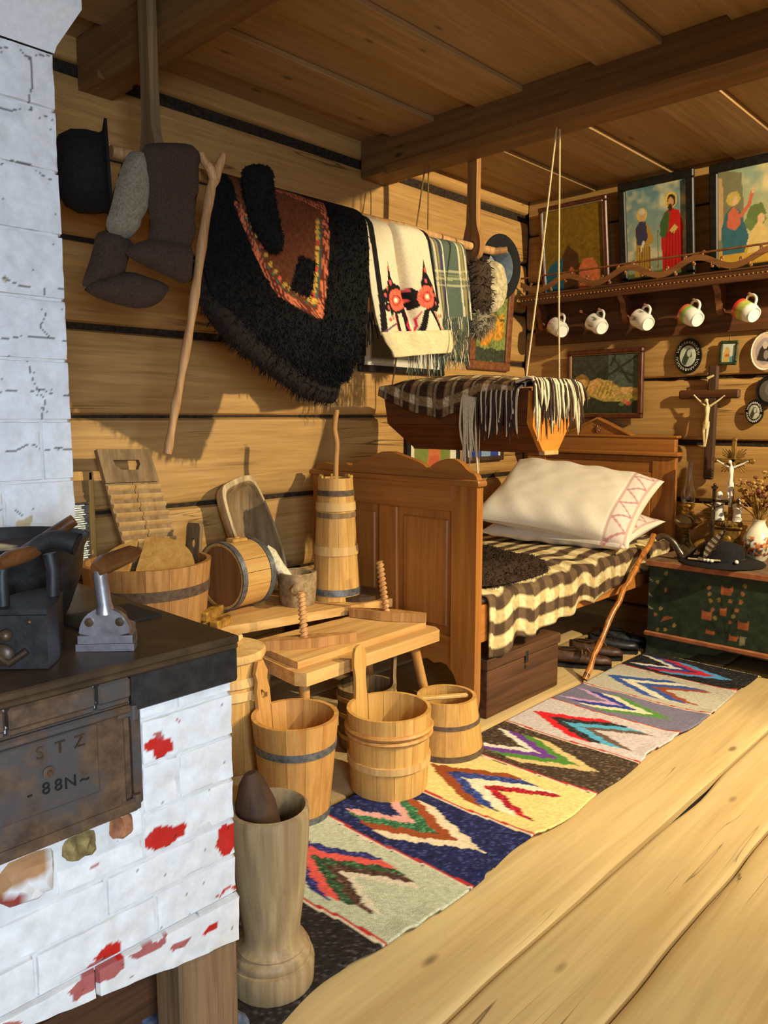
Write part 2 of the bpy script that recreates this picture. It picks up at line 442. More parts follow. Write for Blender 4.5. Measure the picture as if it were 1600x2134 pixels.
def inst(name, me, parent, M=None):
    o = bpy.data.objects.new(name, me); COL.objects.link(o); o.parent = parent
    if M is not None: o.matrix_local = M
    return o

def inside(p, poly):
    c = False; n = len(poly); j = n - 1; x, y = p[0], p[1]
    for i in range(n):
        xi, yi = poly[i][0], poly[i][1]; xj, yj = poly[j][0], poly[j][1]
        if (yi > y) != (yj > y) and x < (xj - xi) * (y - yi) / (yj - yi) + xi: c = not c
        j = i
    return c
def edist(p, poly):
    b = 1e9; n = len(poly); px, py = p[0], p[1]
    for i in range(n):
        ax, ay = poly[i][0], poly[i][1]; bx, by = poly[(i + 1) % n][0], poly[(i + 1) % n][1]
        dx, dy = bx - ax, by - ay; L = dx * dx + dy * dy
        t = 0 if L == 0 else max(0, min(1, ((px - ax) * dx + (py - ay) * dy) / L))
        d = (ax + t * dx - px) ** 2 + (ay + t * dy - py) ** 2
        if d < b: b = d
    return sqrt(b)
def resample(poly, step):
    out = []; n = len(poly)
    for i in range(n):
        a = Vector(poly[i][:2]); b = Vector(poly[(i + 1) % n][:2]); k = max(1, int(round((b - a).length / step)))
        for j in range(k): out.append(tuple(a.lerp(b, j / k)))
    return out
def smooth_loop(poly, it=2, closed=True):
    for _ in range(it):
        q = []; n = len(poly)
        for i in range(n if closed else n - 1):
            a = poly[i]; b = poly[(i + 1) % n]
            q.append(tuple(0.75 * u + 0.25 * v for u, v in zip(a, b))); q.append(tuple(0.25 * u + 0.75 * v for u, v in zip(a, b)))
        if not closed: q = [poly[0]] + q + [poly[-1]]
        poly = q
    return poly
def interp(pts, t):
    """piecewise-linear curve through pts, t in 0..1 (numpy)"""
    p = np.array(pts, float); k = np.linspace(0, 1, len(p)); t = np.asarray(t)
    return np.stack([np.interp(t, k, p[:, i]) for i in range(p.shape[1])], -1)
def spline(pts, n):
    """Catmull-Rom through points"""
    P = [Vector(p) for p in pts]; P = [P[0] * 2 - P[1]] + P + [P[-1] * 2 - P[-2]]; out = []
    for i in range(1, len(P) - 2):
        for j in range(n):
            t = j / n; a, b, c, d = P[i - 1], P[i], P[i + 1], P[i + 2]
            out.append(0.5 * ((2 * b) + (c - a) * t + (2 * a - 5 * b + 4 * c - d) * t * t + (3 * b - a - 3 * c + d) * t ** 3))
    out.append(P[-2]); return out
def vnoise(x, y, seed=0):
    """smooth value noise, numpy"""
    x = np.asarray(x, float); y = np.asarray(y, float)
    xi = np.floor(x).astype(int); yi = np.floor(y).astype(int); fx = x - xi; fy = y - yi
    fx = fx * fx * (3 - 2 * fx); fy = fy * fy * (3 - 2 * fy)
    def h(a, b):
        n = (a * 374761393 + b * 668265263 + seed * 982451653) & 0x7fffffff
        n = ((n ^ (n >> 13)) * 1274126177) & 0x7fffffff
        return ((n ^ (n >> 16)) & 0xffff) / 65535.0
    return (h(xi, yi) * (1 - fx) + h(xi + 1, yi) * fx) * (1 - fy) + (h(xi, yi + 1) * (1 - fx) + h(xi + 1, yi + 1) * fx) * fy

class Paint:
    """a flat print: shapes painted in order over a ground colour, read at points"""
    def __init__(s, bg, var=0.0, jit=0.0, jf=1.0, seed=3): s.ops = []; s.bg = bg; s.var = var; s.jit = jit; s.jf = jf; s.seed = seed
    def ell(s, cx, cy, rx, ry, c): s.ops.append(('e', cx, cy, rx, ry, c)); return s
    def poly(s, p, c): s.ops.append(('p', np.array(p, float), c)); return s
    def line(s, p, w, c): s.ops.append(('l', np.array(p, float), w, c)); return s
    def fn(s, f): s.ops.append(('f', f)); return s
    def __call__(s, x, y):
        x = np.asarray(x, float); y = np.asarray(y, float)
        out = np.ones(x.shape + (3,)) * np.array(s.bg, float)
        if s.jit:
            jx = (vnoise(x * s.jf, y * s.jf, 11) - .5) * s.jit * 2; jy = (vnoise(x * s.jf, y * s.jf, 23) - .5) * s.jit * 2
            x = x + jx; y = y + jy
        for o in s.ops:
            if o[0] == 'e':
                m = ((x - o[1]) / o[3]) ** 2 + ((y - o[2]) / o[4]) ** 2 < 1; out[m] = o[5]
            elif o[0] == 'p':
                P = o[1]; c = np.zeros(x.shape, bool); j = len(P) - 1
                for i in range(len(P)):
                    yi, yj = P[i, 1], P[j, 1]
                    if yi != yj:
                        c ^= ((yi > y) != (yj > y)) & (x < (P[j, 0] - P[i, 0]) * (y - yi) / (yj - yi) + P[i, 0])
                    j = i
                out[c] = o[2]
            elif o[0] == 'l':
                P = o[1]; m = np.zeros(x.shape, bool)
                for i in range(len(P) - 1):
                    d = P[i + 1] - P[i]; L = max((d ** 2).sum(), 1e-12)
                    t = np.clip(((x - P[i, 0]) * d[0] + (y - P[i, 1]) * d[1]) / L, 0, 1)
                    m |= (P[i, 0] + t * d[0] - x) ** 2 + (P[i, 1] + t * d[1] - y) ** 2 < o[2] ** 2
                out[m] = o[3]
            else:
                out = o[1](x, y, out)
        if s.var:
            out = out * (1 + s.var * (vnoise(x * 37.0, y * 37.0, s.seed) - .5) * 2)[..., None]
        return out

def surf(fn, nu, nv, closed=None):
    """grid of points: fn(u, v) -> (n,3); returns MB and the u, v of every vertex"""
    u, v = np.meshgrid(np.linspace(0, 1, nu + 1), np.linspace(0, 1, nv + 1), indexing='ij'); u = u.ravel(); v = v.ravel()
    P = fn(u, v); m = MB(); m.v = [tuple(map(float, p)) for p in P]; h = nv + 1
    m.f = [[i * h + j, (i + 1) * h + j, (i + 1) * h + j + 1, i * h + j + 1] for i in range(nu) for j in range(nv)]
    m.mi = [0] * len(m.f)
    return m, u, v
def thicken(o, t, off=-1):
    m = o.modifiers.new('Solidify', 'SOLIDIFY'); m.thickness = t; m.offset = off; return o
def loft(prof, n=16, M=None, m=None):
    """rings (cx, cy, z, rx, ry, power) stacked"""
    m = m or MB(); vs = []; fs = []
    for (cx, cy, z, rx, ry, pw) in prof:
        for k in range(n):
            a = 2 * pi * k / n; c, s_ = cos(a), sin(a)
            vs.append((cx + rx * math.copysign(abs(c) ** (2 / pw), c), cy + ry * math.copysign(abs(s_) ** (2 / pw), s_), z))
    for i in range(len(prof) - 1):
        for k in range(n): fs.append([i * n + k, i * n + (k + 1) % n, (i + 1) * n + (k + 1) % n, (i + 1) * n + k])
    fs.append(list(range(n))[::-1]); fs.append([(len(prof) - 1) * n + k for k in range(n)])
    m.add(vs, fs, M); return m
def text_mesh(body, size, depth):
    c = bpy.data.curves.new('lettering', 'FONT'); c.body = body; c.size = size; c.extrude = depth; c.align_x = 'CENTER'; c.align_y = 'CENTER'
    o = bpy.data.objects.new('lettering', c); COL.objects.link(o)
    dg = bpy.context.evaluated_depsgraph_get(); me = bpy.data.meshes.new_from_object(o.evaluated_get(dg))
    bpy.data.objects.remove(o); bpy.data.curves.remove(c); return me
# ================================================================== the setting
WX, WY, CZ = -2.75, 4.20, 2.51
def log(parent, side, z0, z1, a0, a1, mat, seed):
    g = 0.0035; rg = np.random.default_rng(seed); n = 44
    t = np.array([0.0, 0.03, 0.09, 0.2, 0.5, 0.8, 0.91, 0.97, 1.0]); dep = np.array([-.034, -.010, -.004, -.001, 0, -.001, -.004, -.010, -.034])
    ph = rg.uniform(0, 50)
    def fn(u, v):
        a = a0 + (a1 - a0) * u
        k = np.interp(v, np.linspace(0, 1, len(t)), t); d = np.interp(v, np.linspace(0, 1, len(t)), dep)
        wob = (vnoise(a * 1.7 + ph, k * 0 + 1.5, seed) - .5) * .010
        z = z0 + g + (z1 - z0 - 2 * g) * k + wob * np.abs(2 * k - 1)
        d = d + (vnoise(a * 2.3 + ph, k * 3, seed + 5) - .5) * .008
        return np.stack([WX + d, a, z], -1) if side == 'left' else np.stack([a, WY - d, z], -1)
    m, u, v = surf(fn, n, len(t) - 1)
    # end faces towards the joint
    return m.obj('log', mat, parent, w=True, smooth=50)

wl = MB().box((WX - .09, 1.80, 1.25), (.12, 5.2, 2.62), 0).obj('wall_left', 'moss', w=True, loc=(WX - .09, 1.8, 0))
tag(wl, 'left wall of horizontal squared logs with moss in the joints', 'wall', kind='structure')
ZL = [-.02, .15, .49, .84, 1.20, 1.535, 1.84, 2.14, 2.392]
for i in range(len(ZL) - 1): log(wl, 'left', ZL[i], ZL[i + 1] - (.016 if i in (4,) else .006 if i in (2, 5) else 0), -.75, WY - .005, 'log_wood_y', 10 + i)
log(wl, 'left', 2.432, 2.55, -.75, WY - .005, 'log_wood_y', 31)
wb = MB().box((-.65, WY + .09, 1.25), (4.3, .12, 2.62), 0).obj('wall_back', 'moss', w=True, loc=(-.65, WY + .09, 0))
tag(wb, 'back wall of horizontal squared logs behind the bed head', 'wall', kind='structure')
ZB = [-.02, .10, .40, .735, 1.055, 1.41, 1.73, 2.02, 2.31, 2.55]
for i in range(len(ZB) - 1): log(wb, 'back', ZB[i] + (.012 if i in (4, 3) else 0), ZB[i + 1] - (.008 if i in (3, 4) else 0), WX + .002, 1.45, 'log_wood_x', 50 + i)

fl = MB().box((-.7, 1.75, -.06), (4.3, 5.2, .06), 0).obj('floor', 'dark_void', w=True, loc=(-.7, 1.75, -.06))
tag(fl, 'floor of wide worn pine planks with open seams', 'floor', kind='structure')
PX = [-2.80, -2.44, -2.06, -1.68, -1.29, -.876, -.638, -.27, .10, .48, .88, 1.30, 1.45]
def edge(a, i):
    e = (vnoise(a * 1.3, a * 0 + i * 7.7, 5) - .5) * .012 + (vnoise(a * 5.5, a * 0 + i * 3.3, 8) - .5) * .008
    return e
for i in range(len(PX) - 1):
    def fn(u, v, i=i):
        a = -.85 + 5.06 * u
        l = PX[i] + .0045 + edge(a, i); r = PX[i + 1] - .0045 + edge(a, i + 1)
        if i == 5: l = l + .018 * np.exp(-((a - 2.35) / .17) ** 2) + .006 * np.exp(-((a - 1.9) / .3) ** 2)
        k = np.array([0, 0, .02, .06, .5, .94, .98, 1, 1])[np.rint(v * 8).astype(int)]
        zz = np.array([-.035, -.007, -.002, 0, 0, 0, -.002, -.007, -.035])[np.rint(v * 8).astype(int)]
        return np.stack([l + (r - l) * k, a, zz + (vnoise(a * 1.1, k * 2 + i * 5, 3) - .5) * .003 - .0015], -1)
    m, u, v = surf(fn, 90, 8)
    m.obj('plank', 'floor_wood', fl, w=True, smooth=40)

ce = MB().box((-.65, 1.75, CZ + .06), (4.3, 5.2, .05), 0).obj('ceiling', 'dark_void', w=True, loc=(-.65, 1.75, CZ + .06))
tag(ce, 'plank ceiling of overlapping wide boards on cross beams', 'ceiling', kind='structure')
LOWB = [(-2.56, -2.295), (-2.07, -1.835), (-1.515, -1.262), (-1.03, -.74), (-.45, -.15), (.12, .42), (.7, 1.0)]
HIGHB = [(-2.78, -2.54), (-2.31, -2.05), (-1.85, -1.50), (-1.28, -1.01), (-.76, -.43), (-.17, .14), (.4, .72), (.98, 1.45)]
for a, b in LOWB: MB().box(((a + b) / 2, 1.72, CZ - .0115), (b - a, 4.94, .022), .003).obj('board', 'ceiling_wood', ce, w=True)
for a, b in HIGHB: MB().box(((a + b) / 2, 1.72, CZ + .011), (b - a, 4.94, .022), .002).obj('board', 'ceiling_wood', ce, w=True)
def beam(y0, y1, zb):
    m = MB(); c = .028; zt = CZ - .002
    sq = [(y0, zb), (y1, zb), (y1, zt), (y0, zt)]
    m.prism(sq, WX + .004, -2.60, conv=lambda a, b, d: (d, a, b))
    ch = [(y0 + c, zb), (y1 - .012, zb), (y1, zb + .012), (y1, zt), (y0, zt), (y0, zb + c)]
    m.prism(ch, -2.60, 1.45, conv=lambda a, b, d: (d, a, b))
    return m.obj('beam', 'beam_wood', ce, w=True)
beam(2.735, 2.90, 2.337); beam(1.335, 1.462, 2.337)
beam(-.05, .09, 2.337)

# ================================================================== masonry stove with chimney
SX, SY = -1.13, .79
stove = thing('masonry_stove', 'whitewashed brick cooking stove with iron top and tall chimney block', 'stove', (-1.44, .25, 0))
def brick(parent, x, y0, y1, z0, z1, paint, depth=.012, seed=0, amp=.0045, bul=.0018, name='brick', slant=False):
    q_ = .004 if (x > -1.5 and y1 > .3) or y1 > .55 else .012; nu = max(4, int((y1 - y0) / q_)); nv = max(4, int((z1 - z0) / q_))
    def fn(u, v):
        y = y0 + (y1 - y0) * u; zb = z0 + (np.clip((.79 - y) * .17, 0, .07) if slant else 0); z = zb + (z1 - zb) * v
        e = np.minimum(np.minimum(u, 1 - u) * (y1 - y0), np.minimum(v, 1 - v) * (z1 - z0))
        d = -depth * (e < 1e-6) + np.where(e < 1e-6, 0, (vnoise(y * 45, z * 45, 2) - .5) * amp + (vnoise(y * 12, z * 14, 4) - .5) * amp * 1.4 + ((seed * 7 + int(y0 * 1000)) % 5 - 2) * .0006 - bul * np.exp(-e / .005))
        # the outermost ring runs back into the core
        uu = np.where(u < 1e-6, 1 / nu * .25, np.where(u > 1 - 1e-6, 1 - 1 / nu * .25, u)); vv = np.where(v < 1e-6, 1 / nv * .25, np.where(v > 1 - 1e-6, 1 - 1 / nv * .25, v))
        return np.stack([x + d, y0 + (y1 - y0) * uu, zb + (z1 - zb) * vv], -1)
    m, u, v = surf(fn, nu, nv)
    col = paint(np.array([p[1] for p in m.v]), np.array([p[2] for p in m.v]))
    return m.obj(name, 'whitewash', parent, w=True, smooth=60, col=col)

def yz(pts, x=SX): return [tuple(at(a, b, 'x', x)[1:]) for a, b in pts]
WHITE = (232, 230, 226); RED = (196, 34, 24); PINK = (176, 96, 90)
sp = Paint(WHITE, 0.03, 0.006, 60)
def rp(c, *pts): sp.poly(yz(pts), c)
rp(PINK, (322, 1530), (340, 1522), (344, 1540), (326, 1545))
rp(RED, (297, 1552), (315, 1540), (352, 1535), (359, 1556), (340, 1580), (322, 1578), (318, 1565), (305, 1570))
rp(RED, (305, 1742), (320, 1728), (390, 1720), (391, 1738), (360, 1760), (325, 1777), (303, 1770))
rp(RED, (450, 1727), (493, 1713), (496, 1770), (458, 1788), (452, 1760))
rp(RED, (193, 2005), (215, 1975), (252, 1962), (259, 1985), (205, 2008)); rp(PINK, (135, 2060), (180, 2020), (258, 1985), (250, 2020), (190, 2055), (150, 2078))
rp(PINK, (270, 1985), (300, 1965), (345, 1945), (340, 1960), (285, 1992)); rp(RED, (410, 1940), (445, 1917), (448, 1925), (418, 1945))
rp(PINK, (350, 1965), (385, 1948), (380, 1958), (352, 1975)); rp(RED, (437, 1876), (497, 1838), (497, 1845), (450, 1870)); rp(PINK, (0, 2125), (40, 2112), (45, 2120), (0, 2142))
rp(PINK, (362, 1500), (374, 1494), (372, 1502)); rp(RED, (283, 1630), (290, 1625), (288, 1650)); rp(PINK, (188, 1805), (215, 1792), (210, 1802), (190, 1812))
rp((150, 60, 50), (10, 1870), (60, 1850), (90, 1850), (30, 1885))
def dirt(x, y, out):
    k = np.clip((vnoise(x * 26, y * 26, 77) - .72) * 6, 0, 1)[..., None]; out = out * (1 - .10 * k) + np.array((196, 184, 160)) * .10 * k
    s_ = (vnoise(x * 210, y * 210, 9) > .965)[..., None]; return np.where(s_, out * .55, out)
sp.fn(dirt)
body = MB(); body.box((-1.4415, .255, .54), (.613, 1.06, .48), .004)
core = body.obj('stove_body', 'plaster_core', stove, w=True)
rg = random.Random(3)
def course(parent, x, z0, z1, y0, y1, L, off, paint, seed, slant=False):
    y = y0; first = True
    while y < y1 - .01:
        l = (L * (.35 + .6 * off) if first else L * rg.uniform(.85, 1.15)); first = False
        e = min(y + l, y1)
        if y1 - e < .05: e = y1
        brick(parent, x, y + .0002, e - .0002, z0 + .0002, z1 - .0002, paint, seed=seed, slant=slant); y = e
zc = [.212, .31, .385, .455, .535, .62, .70, .727]
for i in range(len(zc) - 1):
    z0, z1 = zc[i], zc[i + 1]
    if z1 <= .46: course(core, SX + (.008 if i == 0 else 0), z0, z1, -.27, SY, .24, i % 2, sp, i, i == 0)
    else: course(core, SX, z0, z1, .604, SY, .20, i % 2, sp, i)
brick(core, SX, -.27, .30, .457, .552, sp, seed=9); brick(core, SX - .002, .30, .365, .457, .52, sp, seed=8); brick(core, SX, .455, .604, .457, .50, sp, seed=10)
brick(core, SX, .555, .604, .502, .552, sp, seed=12)
# broken bricks and rubble below the door
m = MB().puff(smooth_loop([(.365, .475), (.452, .462), (.458, .53), (.45, .548), (.37, .546)], 1), .02, .022, .012, lambda a, b, d: (SX - .008 + d, a, b), wob=.15)
m.obj('loose_brick', 'whitewash', core, w=True, col=Paint((222, 218, 212), .05, .012, 40).poly([(.36, .505), (.40, .51), (.44, .53), (.46, .56), (.36, .56)], (176, 128, 84)).poly([(.36, .47), (.39, .475), (.40, .49), (.37, .51)], (150, 58, 48))(np.array([p[1] for p in m.v]), np.array([p[2] for p in m.v])))
MB().puff(smooth_loop([(.463, .51), (.485, .495), (.518, .50), (.532, .52), (.528, .552), (.466, .552)], 1), .025, .03, .010, lambda a, b, d: (SX - .018 + d, a, b), wob=.25).obj('rubble_stone', 'rubble', core, w=True)
MB().puff(smooth_loop([(.54, .512), (.575, .505), (.592, .53), (.585, .556), (.545, .556)], 1), .022, .028, .010, lambda a, b, d: (SX - .012 + d, a, b), wob=.2).obj('broken_brick', 'brick_red', core, w=True)
# iron top and fittings
MB().box((-1.4325, .2645, .802), (.635, 1.065, .014), .003).box((-1.1265, .2645, .7895), (.019, 1.063, .011), .003).obj('top_plate', 'iron_plate', stove, w=True)
MB().box((-1.40, .69, .8105), (.13, .16, .005), .001).box((-1.38, .36, .8105), (.26, .26, .005), .001).obj('plate_lid', 'iron_black', stove, w=True)
MB().box((SX + .004, .6905, .754), (.014, .207, .061), .003).box((-1.30, SY + .003, .754), (.35, .012, .061), .003).obj('corner_iron', 'iron_black', stove, w=True)
m = MB()
for a, b in ((-.27, .13), (.132, .392), (.394, .527), (.529, .586)): m.box((SX + .004, (a + b) / 2, .767), (.022, b - a - .003, .034), .004); m.box((SX + .002, (a + b) / 2, .746), (.014, b - a - .003, .012), .003)
m.obj('frame_rail', 'rust', stove, w=True)
dr = MB()
dr.box((SX - .001, .43, .648), (.012, .31, .188), .003)
dr.box((SX + .007, .43, .648), (.008, .284, .160), .003).box((SX + .010, .43, .731), (.012, .31, .014), .004).box((SX + .010, .43, .565), (.014, .32, .018), .004)
dr.box((SX + .0125, .425, .668), (.006, .20, .112), .002)
door = dr.obj('firebox_door', 'rust', stove, w=True)
h = MB()
for z in (.724, .572): h.tube([(SX + .010, .588, z - .012), (SX + .010, .588, z + .012)], .007, 10); h.box((SX + .010, .575, z), (.008, .03, .012), .002)
h.box((SX + .003, .594, .648), (.012, .016, .17), .003)
h.obj('hinge', 'rust', door, w=True)
def letter(body_, y, z, s_, mat, rot=0):
    me = text_mesh(body_, s_, .0016); me.materials.append(MATS[mat])
    o = bpy.data.objects.new('lettering', me); COL.objects.link(o); o.parent = door
    o.matrix_local = T(SX + .0160 - stove.location.x, y - stove.location.y, z - stove.location.z) @ RZ(pi / 2) @ RX(pi / 2) @ RZ(rot)
for ch, y in (('S', .435), ('T', .465), ('Z', .495)): letter(ch, y, .705, .027, 'iron_plate')
for ch, y, z in (('-', .417, .648), ('8', .441, .648), ('8', .4595, .647), ('N', .478, .645), ('~', .500, .643)): letter(ch, y, z, .026, 'hollow_black')  # black shapes stand in for the shaded slots cut in the door
MB().lathe([(.009, 0), (.009, .003), (.004, .004), (.003, .006), (0, .006)], 14, T(SX + .0155, .446, .673) @ RY(pi / 2)).obj('door_knob', 'rust', door, w=True)
# legs and added panels that block light from under the stove
for (y0, y1) in ((.662, .787), (-.25, -.12)): MB().box((SX - .045, (y0 + y1) / 2, .151), (.09, y1 - y0, .302), .006).obj('leg', 'leg_wood', stove, w=True)
MB().box((-1.68, .72, .145), (.1, .12, .29), .006).obj('leg', 'leg_wood', stove, w=True)
MB().box((-1.745, .26, .15), (.02, 1.05, .30), .002).obj('shade_panel', 'dark_wood_y', stove, w=True)
MB().box((-1.44, -.26, .15), (.6, .02, .30), .002).obj('end_panel', 'dark_wood', stove, w=True)  # added, unseen; shuts light out at the near end
# chimney
cp = Paint((226, 226, 226), .03, .01, 30).fn(dirt).poly([tuple(at(a, b, 'x', -1.75)[1:]) for a, b in ((35, 1085), (62, 1078), (60, 1100), (35, 1102))], (196, 176, 140)).poly([tuple(at(a, b, 'x', -1.75)[1:]) for a, b in ((0, 575), (14, 580), (12, 588), (0, 586))], (190, 170, 136))
CX0 = -1.75
for q in ([(45, 98), (64, 118), (66, 200), (76, 236)], [(0, 222), (40, 231), (76, 236), (120, 252)], [(0, 97), (45, 100)], [(60, 118), (108, 122)], [(0, 335), (60, 346), (112, 372)], [(0, 580), (60, 598), (90, 600), (142, 606)], [(90, 600), (95, 640), (91, 680), (106, 706)], [(0, 706), (60, 706), (150, 712)], [(50, 712), (64, 780), (92, 830), (96, 870)], [(0, 818), (60, 812), (155, 828)], [(0, 938), (80, 930), (158, 944)], [(40, 1055), (50, 1070)]):
    cp.line([tuple(at(a, b, 'x', CX0)[1:]) for a, b in q], .0013, (112, 108, 106))
ch = MB().box((CX0 - .289, .26, 1.40), (.565, 1.068, 1.17), .004).obj('chimney', 'plaster_core', stove, w=True)
zs = [.812, .92, 1.055, 1.19, 1.325, 1.46, 1.60, 1.735, 1.865, 1.985]
for i in range(len(zs) - 1): course(ch, CX0, zs[i], zs[i + 1], -.27, .80, .30, i % 2, cp, 20 + i)
fl_ = MB(); prof = [(.0, 1.985), (.004, 2.0), (.045, 2.075), (.045, 2.105), (-.03, 2.11)]
vs = []; fs = []
for d, z in prof: vs += [(CX0 + d, -.27, z), (CX0 + d, .80 + d, z), (CX0 - .55, .80 + d, z)]
for i in range(len(prof) - 1):
    for k in range(2): fs.append([i * 3 + k, i * 3 + k + 1, i * 3 + 4 + k, i * 3 + 3 + k])
fs.append([12, 13, 14])
fl_.add(vs, fs)
fl_.obj('cornice', 'whitewash', ch, w=True, smooth=20, col=np.ones((len(fl_.v), 3)) * np.array((228, 228, 228)))
# fuel box under the stove
fb = thing('fuel_box', 'grey wooden fuel box pushed under the stove', 'box', (-1.42, .50, 0))
m = MB()
m.box((-1.30, .54, .07), (.02, .56, .12), .003, None); m.obj('side_panel', 'dark_wood_y', fb, w=True)  # darker wood stands in for the shade under the stove
MB().box((-1.58, .54, .07), (.02, .56, .12), .003).obj('side_panel', 'grey_wood_y', fb, w=True)
MB().box((-1.44, .815, .07), (.30, .02, .12), .003).obj('end_panel', 'grey_wood', fb, w=True)
MB().box((-1.44, .54, .012), (.30, .56, .016), .002).obj('bottom', 'dark_wood_y', fb, w=True)
for k, (x, y, z, r) in enumerate(((-1.36, .60, .075, .045), (-1.40, .48, .08, .05), (-1.47, .66, .07, .04), (-1.37, .71, .06, .032), (-1.50, .52, .075, .045))):
    rr = random.Random(k); m = MB(); m.ball((x, y, z), (r, r * .8, r * .9), 9, 6)
    m.v = [(a + rr.uniform(-.12, .12) * r, b + rr.uniform(-.12, .12) * r, c + rr.uniform(-.12, .12) * r) for a, b, c in m.v]
    tag(m.obj('coal_lump', 'coal', w=True, loc=(x, y, z - r), smooth=20), ('medium dark fuel lump beside the largest one in the box under the stove', 'largest dark fuel lump at the front of the box under the stove', 'dark fuel lump at the back end of the box under the stove', 'smallest dark fuel lump in the stove box, nearest the stove leg', 'dark fuel lump against the rear side of the box under the stove')[k], 'coal', 'fuel lumps in the box under the stove')
# ================================================================== rug
RX0, RX1 = -1.645, -1.098
BANDS = [ # far y, near y, ground, direction, layers from the tip inwards
    (3.66, 3.372, (36, 34, 36), 1, [(86, 150, 206), (206, 38, 56), (50, 58, 128), (224, 218, 206)]),
    (3.372, 3.02, (188, 182, 166), -1, [(58, 86, 160), (222, 214, 190), (58, 86, 160), (150, 74, 48)]),
    (3.02, 2.75, (122, 116, 140), 1, [(92, 142, 66), (226, 220, 190), (48, 66, 150), (206, 162, 206)]),
    (2.75, 2.424, (206, 194, 196), -1, [(222, 34, 44), (48, 44, 44), (88, 174, 214), (108, 88, 76)]),
    (2.424, 2.115, (74, 58, 46), 1, [(214, 190, 132), (84, 136, 56), (112, 62, 150), (226, 220, 210)]),
    (2.115, 1.77, (230, 208, 138), -1, [(150, 74, 36), (50, 66, 130), (230, 222, 196), (170, 30, 44)]),
    (1.77, 1.455, (34, 40, 86), 1, [(232, 214, 184), (156, 76, 40), (58, 112, 76), (226, 166, 160)]),
    (1.455, 1.146, (192, 196, 170), -1, [(50, 52, 112), (226, 92, 84), (56, 84, 56), (84, 60, 50), (220, 208, 186)]),
    (1.146, .78, (44, 38, 36), 0, [])]
def rug_col(x, y):
    u = (x - RX0) / (RX1 - RX0); out = np.zeros(x.shape + (3,))
    yw = y + (vnoise(x * 9, y * 3, 3) - .5) * .012 + .012 * np.sin(u * 4)
    rnd = vnoise(x * 400, y * 330, 6)
    for (yf, yn, bgc, dr, lay) in BANDS:
        m = (yw <= yf) & (yw > yn - .001) if yf < 3.65 else (yw > yn)
        if yn < .8: m = yw <= yf
        c = np.ones(x.shape + (3,)) * np.array(bgc, float)
        if dr:
            w = (yf - yn) / 2; v = (yw - (yf + yn) / 2) / w
            # stepped edges, like the weave
            uq = u + (np.floor(vnoise(v * 7 + yf * 9, u * 30, 4) * 3) - 1) * .012 + np.where((np.floor((v + 2) * 11) % 2) > 0, .010, -.010)
            s = (uq if dr > 0 else 1 - uq) + .62 * np.abs(v)
            tip = .88 if dr > 0 else .95; n = len(lay); wd = .54 / n
            for k, lc in enumerate(lay):
                a1 = tip - k * wd; a0 = a1 - wd * (1 if k < n - 1 else .8)
                q = (s < a1) & (s >= a0) & (np.abs(v) < .70 - .05 * k)
                c[q] = lc
        c = np.where((np.abs(yw - yn - .012) < .004)[..., None], np.array((186, 52, 50.)), c)
        c = np.where((np.abs(yw - yn - .004) < .0035)[..., None], np.array((222, 206, 186.)), c)
        out[m] = c[m]
    dk = out.sum(-1) < 260
    out = out * (1 + (rnd - .5) * np.where(dk, .9, .22))[..., None] + np.where(dk & (rnd > .78), 26, 0)[..., None]
    return out
def fn(u, v):
    y = .78 + (3.66 - .78) * v
    l = RX0 + (vnoise(y * 3, y * 0, 1) - .5) * .02; r = RX1 + (vnoise(y * 4, y * 0 + 9, 1) - .5) * .035 + .008 * np.sin(y * 11)
    x = l + (r - l) * u
    z = .007 + .005 * vnoise(x * 5, y * 4, 2) + .012 * np.clip((u - .9) * 10, 0, 1) * (vnoise(y * 9, y * 0 + 3, 8) > .62) * vnoise(y * 30, y * 0, 5)
    return np.stack([x, y, z], -1)
m, u, v = surf(fn, 96, 440)
A = np.array(m.v); rug = m.obj('woven_rug', 'rug_paint', w=True, loc=(-1.37, 2.2, 0), smooth=80, col=rug_col(A[:, 0], A[:, 1]))
tag(thicken(rug, .006), 'long striped rag rug with zigzag motifs in many colours on the plank floor', 'rug')
m = MB(); r_ = random.Random(5)
for i in range(150):
    x = RX0 + (RX1 - RX0) * (i + .5) / 150; y = 3.66
    m.tube([(x, y - .004, .010), (x + r_.uniform(-.006, .006), y + .012, .012), (x + r_.uniform(-.01, .01), y + .022 + r_.uniform(0, .01), .004)], .0013, 4)
o = m.obj('fringe', 'blanket_light', rug, w=True, kind='stuff')
cl = MB(); 
m, u, v = surf(lambda u, v: np.stack([-1.30 + .22 * u - .05 * v, .66 + .14 * v + .02 * np.sin(u * 9), .006 + .010 * vnoise(u * 4, v * 4, 2)], -1), 14, 8)
tag(thicken(m.obj('folded_cloth', 'slate_blue', w=True, loc=(-1.2, .72, 0)), .008, 1), 'blue grey end of cloth on the floor beside the tall wooden mortar', 'cloth')

# ================================================================== bed
bed = thing('wooden_bed', 'orange brown varnished wooden bed with carved foot board and head board', 'bed', (-2.2, 3.25, 0))
FY = 2.35
xz = lambda a, b, d: (a, d, b)
fx = [(-2.66, .955), (-2.66, .945), (-2.635, .985), (-2.60, .995), (-2.53, .985), (-2.49, .988), (-2.45, 1.00), (-2.425, .985), (-2.40, .992), (-2.30, 1.03), (-2.20, 1.062), (-2.10, 1.038), (-2.00, 1.012), (-1.985, .998), (-1.965, .996), (-1.95, 1.012), (-1.91, 1.03), (-1.87, 1.038), (-1.83, 1.034), (-1.80, 1.016), (-1.775, .992), (-1.74, .982), (-1.728, .955)]
fb_ = MB()
fb_.prism([(-2.66, .94)] + smooth_loop(fx, 1, False) + [(-1.728, .94)], FY - .016, FY + .016, conv=xz)
fb_.obj('crest', 'bed_wood_x', bed, w=True, smooth=30)
